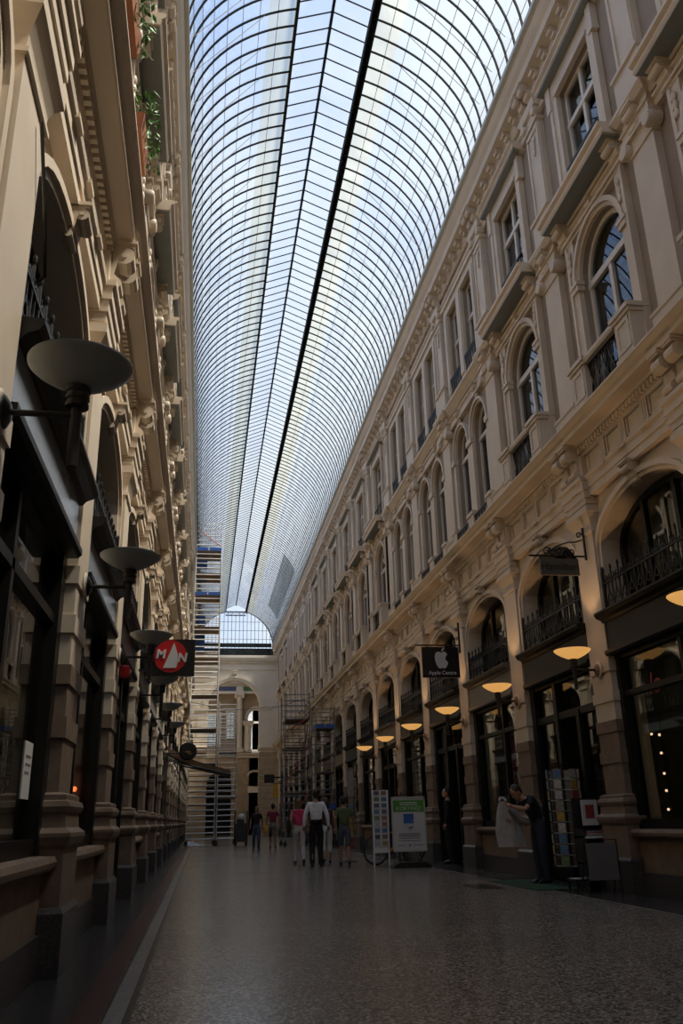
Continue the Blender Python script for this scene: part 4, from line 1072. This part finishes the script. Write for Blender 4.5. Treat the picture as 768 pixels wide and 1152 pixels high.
CARDM = [mat('card_%d'%i, c, .5, noise=.4, nscale=25) for i,c in enumerate([(.30,.16,.08),(.10,.20,.35),(.45,.30,.06),(.14,.22,.10),(.35,.05,.05),(.5,.48,.45),(.12,.11,.16),(.26,.24,.2)])]
def cards(parent, spots, w, h, edge=.012, rim=None):
    rim = rim or PAPER
    for (x,y,z,a) in spots:
        mb = MB().box(-w/2,w/2,-.006,.006,0,h); mb.cm = 1; mb.box(-w/2+edge,w/2-edge,-.008,-.005,edge,h-edge)
        obj('card', mb, [rim, random.choice(CARDM)], parent, (x,y,z), rot=(0,0,a))
r = thing('postcard_rack', (4.28,21.3,0), 'flat white postcard rack behind the advertising board', 'rack')
obj('panel', MB().box(-.20,.20,.0,.03,.30,1.72).box(-.2,-.17,-.03,.03,0,1.72).box(.17,.2,-.03,.03,0,1.72), WHITE, r)
cards(r, [(x,-.02,.46+.142*k,0) for k in range(9) for x in (-.09,.09)], .15, .115)
def spinner(loc, H, tiers, label, rr=.20, m=ZINC):
    s = thing('spinner_rack', loc, label, 'rack')
    obj('post', MB().tube([(0,0,.04),(0,0,H)],.02,8), DARKMETAL, s)
    obj('foot', MB().lathe([(.0,0),(.24,0),(.24,.02),(.04,.06),(.02,.07)],(0,0,0),18), DARKMETAL, s)
    wr = MB(); sp = []
    for t in range(tiers):
        z = .30+t*(H-.38)/tiers
        wr.tube([(rr*cos(a*pi/4),rr*sin(a*pi/4),z) for a in range(9)],.006,4)
        for k in range(6):
            a = k*pi/3+.3; sp.append((rr*1.05*sin(a),-rr*1.05*cos(a),z+.01,a))
            wr.tube([(0,0,z),(rr*sin(a),-rr*cos(a),z)],.005,4)
    obj('wire_tiers', wr, m, s); cards(s, sp, .13, (H-.38)/tiers*.86, .006, CARDM[7]); return s
spinner((5.82,13.75,0), 1.85, 9, 'tall spinner rack of postcards beside the bending man', .24)
spinner((3.95,24.2,0), 1.70, 8, 'spinner rack of cards behind the person in olive green')
spinner((5.55,24.6,0), 1.75, 8, 'slim spinner rack between the strollers and the flat postcard rack')
r = thing('magazine_stand', (5.92,13.1,0), 'stepped magazine stand with a red and white cover on top', 'rack')
obj('frame', MB().box(-.20,-.17,-.2,.2,0,.85).box(.17,.2,-.2,.2,0,.85).box(-.2,.2,.17,.2,0,1.30), DARKMETAL, r)
[obj('tray', MB().box(-.2,.2,-.25,.2,z,z+.03), WHITE, r) for z in (.72,.35)]
for k in range(5): obj('magazine', MB().box(-.18+.02*(k%2),.17,-.24+.08*k,-.05+.08*k,.755+.016*k,.77+.016*k), random.choice(CARDM[4:]), r)
mb = MB().box(-.13,.13,-.02,.0,.90,1.27); mb.cm = 1; mb.box(-.07,.07,-.026,-.018,1.0,1.2); obj('cover', mb, [PAPER, CARDM[4]], r, (0,.0,0))
r = thing('newspaper_rack', (5.55,12.05,0), 'grey newspaper rack with a headline sheet in front of the stone pedestal', 'rack')
obj('frame', MB().tube([(-.24,0,.0),(-.24,0,.72),(.24,0,.72),(.24,0,.0)],.014,6).tube([(-.24,.25,.0),(-.24,0,.6)],.012,6).tube([(.24,.25,.0),(.24,0,.6)],.012,6), DARKMETAL, r)
mb = MB().box(-.22,.22,-.03,-.015,.20,.68); mb.cm = 1
mb.box(-.12,.20,-.034,-.028,.61,.66); 
for z in (.53,.50,.44,.41,.38,.35,.32,.29,.26): mb.box(-.20,-.06,-.034,-.029,z,z+.012); mb.box(.06,.2,-.034,-.029,z,z+.012)
mb.box(-.04,.04,-.034,-.029,.27,.5)
obj('newspaper', mb, [mat('newsprint',(.17,.165,.155),.8), GREYPRINT], r)
r = thing('low_table', (5.58,12.75,0), 'low dark table spread with papers at the edge of the mat', 'table')
obj('tabletop', MB().box(-.22,.22,-.18,.18,.15,.18), DARKMETAL, r)
for x in (-.19,.19):
    for y in (-.15,.15): obj('leg', MB().box(x-.015,x+.015,y-.015,y+.015,0,.15), DARKMETAL, r)
for k in range(3): tag(obj('leaflet', MB().box(-.06,.06,-.09,.09,0,.008), [PAPER,CARDM[7],PAPER][k], None, (5.43+.14*k,12.75+.02*k,.18), rot=(0,0,.15*k-.1)), 'white leaflet lying on the low dark table', 'leaflet', 'leaflets on the low table')
tag(obj('doormat', MB().box(5.0,5.75,13.2,15.4,.0,.015), MATGREEN), 'dark green doormat under the bending man', 'mat')
tag(obj('drain_cover', MB().box(4.30,4.75,13.9,14.8,.0,.006), FLOORDARK), 'dark rectangular drain cover set in the terrazzo', 'drain')
# bicycle
b = thing('bicycle', (4.75,22.0,0), 'yellow and black bicycle parked behind the advertising board', 'bicycle', None, .25)
for x in (-.52,.52):
    w = obj('wheel', MB().lathe([(.30,-.02),(.33,-.02),(.345,0),(.33,.02),(.30,.02),(.295,0),(.30,-.02)],(x,0,.345),28,'y'), RUBBER, b, smooth=True)
    mb = MB(); 
    for k in range(10): mb.tube([(x,0,.345),(x+.3*cos(k*pi/5),0,.345+.3*sin(k*pi/5))],.003,3)
    obj('spokes', mb, ZINC, w)
obj('frame', MB().tube([(-.52,0,.345),(-.12,0,.30),(-.18,0,.80)],.018,6).tube([(-.12,0,.30),(.36,0,.85)],.02,6).tube([(-.17,0,.72),(.36,0,.82)],.018,6).tube([(-.52,0,.345),(-.18,0,.74)],.012,6).tube([(.36,0,.95),(.40,0,.75),(.52,0,.345)],.018,6), YELLOW, b)
obj('saddle', MB().ell((-.2,0,.86),(.13,.07,.04),10,6), BLACK, b); obj('handlebar', MB().tube([(.24,-.28,1.0),(.36,-.22,1.02),(.38,0,1.0),(.36,.22,1.02),(.24,.28,1.0)],.014,6), DARKMETAL, b)
obj('pedal_crank', MB().lathe([(.09,-.01),(.09,.01)],(-.12,.05,.30),16,'y').box(-.13,-.11,.06,.08,.13,.30).box(-.17,-.07,.07,.15,.12,.14), DARKMETAL, b)
# trolley by the scaffold
b = thing('roll_cage', (1.95,44.4,0), 'dark loaded roll cage beside the low scaffold tower', 'trolley')
obj('cage', MB().tube([(-.3,-.3,.15),(-.3,-.3,1.55),(.3,-.3,1.55),(.3,-.3,.15)],.02,6).tube([(-.3,.3,.15),(-.3,.3,1.55),(.3,.3,1.55),(.3,.3,.15)],.02,6).box(-.3,.3,-.3,.3,.15,.19), DARKMETAL, b)
obj('load', MB().box(-.26,.26,-.27,.26,.2,1.0).box(-.2,.15,-.2,.2,1.0,1.2), mat('dark_cloth_load',(.05,.047,.044),.8,noise=.4), b)
obj('white_sack', MB().ell((0.02,-.1,1.30),(.17,.15,.16),12,8), PLASTICSHEET, b)
for x in (-.25,.25):
    for y in (-.25,.25): obj('castor', MB().lathe([(.07,-.02),(.07,.02)],(x,y,.07),12,'y').box(x-.02,x+.02,y-.02,y+.02,.07,.16), RUBBER, b)
mb = MB(); n=14; vs=[]
for i in range(n):
    for j in range(8):
        x=i/(n-1)*1.2; yy=j/7*.7; vs.append((x,yy,.03+.22*max(0,1-x*1.1)*abs(sin(j*1.3+i*.8))*(1 if 0<j<7 else 0)+.02*sin(i*2.1+j)))
mb.add(vs,[(i*8+j,i*8+j+1,(i+1)*8+j+1,(i+1)*8+j) for i in range(n-1) for j in range(7)])
tag(obj('plastic_sheet', mb, PLASTICSHEET, None, (-.6,44.2,0), smooth=True), 'crumpled white plastic sheet on the floor before the scaffold', 'sheet')
# poster panel, pink banner, window lights
s = thing('poster_board', (5.95,35.4,1.9), 'framed poster on the wall between the shopfronts near the scaffold', 'poster')
obj('panel', MB().box(-.04,0,-.75,.75,0,1.1), mat('poster_print',(.22,.2,.22),.5,noise=.5,nscale=5), s); obj('frame', MB().box(-.05,-.0,-.8,.8,1.08,1.14).box(-.05,0,-.8,.8,-.05,.01), DARKMETAL, s)
ys = SIDES['right']['bays']
s = thing('window_banner', (6.23,17.0,1.25), 'pink banner with a white framed ring behind a shop window', 'banner')
obj('banner', MB().box(0,.01,-.22,.22,0,1.35), PINK, s)
mb = MB().box(-.012,-.002,-.16,.16,.30,.66); obj('white_square', mb, PAPER, s); obj('ring', MB().lathe([(.05,-.004),(.10,-.004),(.10,.004),(.05,.004),(.05,-.004)],(-.015,0,.48),20,'x'), PINK, s)
mb = MB().box(-.012,-.002,-.17,.17,.74,.76).box(-.012,-.002,-.17,-.15,.74,1.0).box(-.012,-.002,.15,.17,.74,1.0).box(-.012,-.002,-.17,.17,.98,1.0); obj('white_frame', mb, PAPER, s)
q = thing('spotlight_pole', (6.46,11.66,.86), 'slim dark pole of tiny glowing spotlights in the nearest shop window', 'light')
obj('pole', MB().tube([(.05,0,0),(.05,0,1.5)],.012,6).lathe([(.07,0),(.07,.02),(.02,.03)],(.05,0,0),12), DARKMETAL, q)
for y,z in ((-.02,1.25),(.0,1.0),(.0,.72),(.01,.49),(.03,.24),(.20,1.28)):
    b = obj('bulb', MB().ell((0,y,z),(.019,.019,.019),8,6), BULB, q); obj('holder', MB().tube([(.05,0,z+.02),(.02,y,z+.01)],.009,5), DARKMETAL, b)
text_o = text('window_lettering','lo',.42,(6.17,11.05,2.75),(pi/2,0,-pi/2),REDLETTER,None,shear=.25); tag(text_o,'faded red script letters on the nearest shop window','lettering')
q = thing('shop_spot', (-1.46,10.66,1.47), 'tiny red glowing light inside the shop beside the unlit lamps', 'light'); obj('bulb', MB().ell((0,0,0),(.03,.03,.03),8,6), RBULB, q); obj('holder', MB().tube([(-.01,0,0),(-.08,0,.03)],.014,6), DARKMETAL, q)
s = thing('paper_notice', (-1.335,7.08,1.27), 'pale paper notice stuck in the nearest dark shop window', 'notice'); obj('sheet', MB().box(-.004,.004,-.15,.15,0,.42), PAPER, s); obj('print', MB().box(.004,.006,-.1,.1,.3,.32).box(.004,.006,-.1,.1,.24,.26).box(.004,.006,-.1,.06,.18,.2), GREYPRINT, s)
# books and boxes glimpsed inside the nearest shop
for k in range(4):
    tag(obj('display_box', MB().slabs([(0,.16,.10),(.30+.05*k,.15,.09)],-.1), [CARDM[2],STONE,CARDM[7],CARDM[0]][k], None, (6.55,9.7+.42*k,.88)), f'dim display box on the nearest shop window ledge, {ORD[k]} along', 'box', 'display boxes on the nearest window ledge')
tag(obj('trim_ledge', MB().box(6.2,6.9,9.2,11.9,.82,.88), WOOD), kind='structure')
# plants on the dim side
def plant(loc, label, seed):
    p = thing('potted_plant', loc, label, 'plant'); rng = random.Random(seed)
    obj('trough', MB().slabs([(0,.34,.10),(.20,.38,.13)],-.1), TERRACOTTA, p)
    obj('bracket', MB().box(-.32,.0,-.2,-.17,-.03,.0).box(-.32,.0,.17,.2,-.03,.0), IRON, p)
    mb = MB(); st = MB()
    for k in range(150):
        a = rng.uniform(-.36,.36); d = rng.uniform(-.05,.26); z = rng.uniform(-.12,.45)-d*.5
        s = rng.uniform(.03,.06); v = Vector((rng.uniform(-1,1),rng.uniform(-1,1),rng.uniform(-.6,1))).normalized(); w = v.orthogonal().normalized()*s*.5
        c = Vector((d,a,z+.2)); mb.add([c-v*s,c+w,c+v*s,c-w,c+v.cross(w)*.3],[(0,1,4),(1,2,4),(2,3,4),(3,0,4)])
        if k % 8 == 0: st.tube([(0,a*.8,.18),(d*.6,a*.9,z*.6+.22),tuple(c)],.005,4)
    obj('foliage', mb, LEAF, p); obj('stems', st, LEAF, p); return p
plant((-.93,7.35,7.75), 'green plant in a clay trough above the main cornice, lower of two', 1)
plant((-.93,5.95,7.92), 'green plant in a clay trough above the main cornice, at the top edge', 2)
# cables
tag(obj('cable', MB().tube([(-1.12,4.35,5.2),(-1.10,4.6,4.75),(-1.12,4.9,4.45),(-1.3,5.3,4.62)],.012,6), BLACK), 'thin black cable looped across the nearest cream pilaster', 'cable')
tag(obj('span_wire', MB().tube([(-.9,42,6.6),(1.2,42,6.15),(3.5,42,6.3),(5.6,42,6.9)],.012,5), DARKMETAL), 'thin wire slung across the passage in front of the scaffolds', 'wire')

# ------------------------------------------------------------------ sky, sun, camera
w = bpy.data.worlds.new('sky'); sc.world = w; w.use_nodes = True; nt = w.node_tree; nt.nodes.clear()
out = nt.nodes.new('ShaderNodeOutputWorld'); bg = nt.nodes.new('ShaderNodeBackground')
tc = nt.nodes.new('ShaderNodeTexCoord'); no = nt.nodes.new('ShaderNodeTexNoise'); no.inputs['Scale'].default_value = 2.2; no.inputs['Detail'].default_value = 6
nt.links.new(tc.outputs['Generated'], no.inputs['Vector'])
rp = nt.nodes.new('ShaderNodeValToRGB'); rp.color_ramp.elements[0].position = .40; rp.color_ramp.elements[1].position = .66
rp.color_ramp.elements[0].color = (.37,.55,.95,1); rp.color_ramp.elements[1].color = (.81,.895,1.0,1)
sx = nt.nodes.new('ShaderNodeSeparateXYZ'); nt.links.new(tc.outputs['Generated'], sx.inputs[0])
ad = nt.nodes.new('ShaderNodeMath'); ad.operation = 'MULTIPLY_ADD'; ad.inputs[1].default_value = .32; nt.links.new(sx.outputs['X'], ad.inputs[0]); nt.links.new(no.outputs['Fac'], ad.inputs[2])
hz = nt.nodes.new('ShaderNodeMath'); hz.operation = 'MULTIPLY_ADD'; hz.inputs[1].default_value = -.42; nt.links.new(sx.outputs['Z'], hz.inputs[0])
nt.links.new(ad.outputs[0], hz.inputs[2]); h2 = nt.nodes.new('ShaderNodeMath'); h2.operation = 'ADD'; h2.inputs[1].default_value = .30; nt.links.new(hz.outputs[0], h2.inputs[0])
nt.links.new(h2.outputs[0], rp.inputs['Fac']); nt.links.new(rp.outputs['Color'], bg.inputs['Color'])
bg.inputs['Strength'].default_value = 1.12
nt.links.new(bg.outputs[0], out.inputs[0])
sun = bpy.data.lights.new('sun','SUN'); sun.energy = 8.5; sun.color = (1,.90,.74); sun.angle = R(14)
so = link('sun', sun); dirv = Vector((-1.0, .30, -1.72)).normalized(); so.rotation_euler = dirv.to_track_quat('-Z','Y').to_euler()

f,th,ps,ro = 951.,.3488,.1632,-.024
fw = Vector((sin(ps)*cos(th),cos(ps)*cos(th),sin(th))); r0 = Vector((cos(ps),-sin(ps),0)); u0 = r0.cross(fw)
Rv = r0*cos(ro)+u0*sin(ro); Uv = -r0*sin(ro)+u0*cos(ro)
cam = bpy.data.cameras.new('camera'); co = link('camera', cam)
co.matrix_world = Matrix(((Rv.x,Uv.x,-fw.x,0),(Rv.y,Uv.y,-fw.y,0),(Rv.z,Uv.z,-fw.z,1.07),(0,0,0,1)))
cam.sensor_fit = 'VERTICAL'; cam.sensor_height = 36.; cam.sensor_width = 24.; cam.lens = f/1152*36
cam.clip_start = .05; cam.clip_end = 400
sc.camera = co
sc.view_settings.view_transform = 'Standard'; sc.view_settings.look = 'None'; sc.view_settings.gamma = 1; sc.view_settings.use_curve_mapping = False
sc.view_settings.exposure = 0.03
cy = sc.cycles
cy.use_denoising = True; cy.max_bounces = 8; cy.diffuse_bounces = 5; cy.glossy_bounces = 4; cy.transparent_max_bounces = 14; cy.transmission_bounces = 4
cy.sample_clamp_indirect = 6.0; cy.caustics_reflective = False; cy.caustics_refractive = False
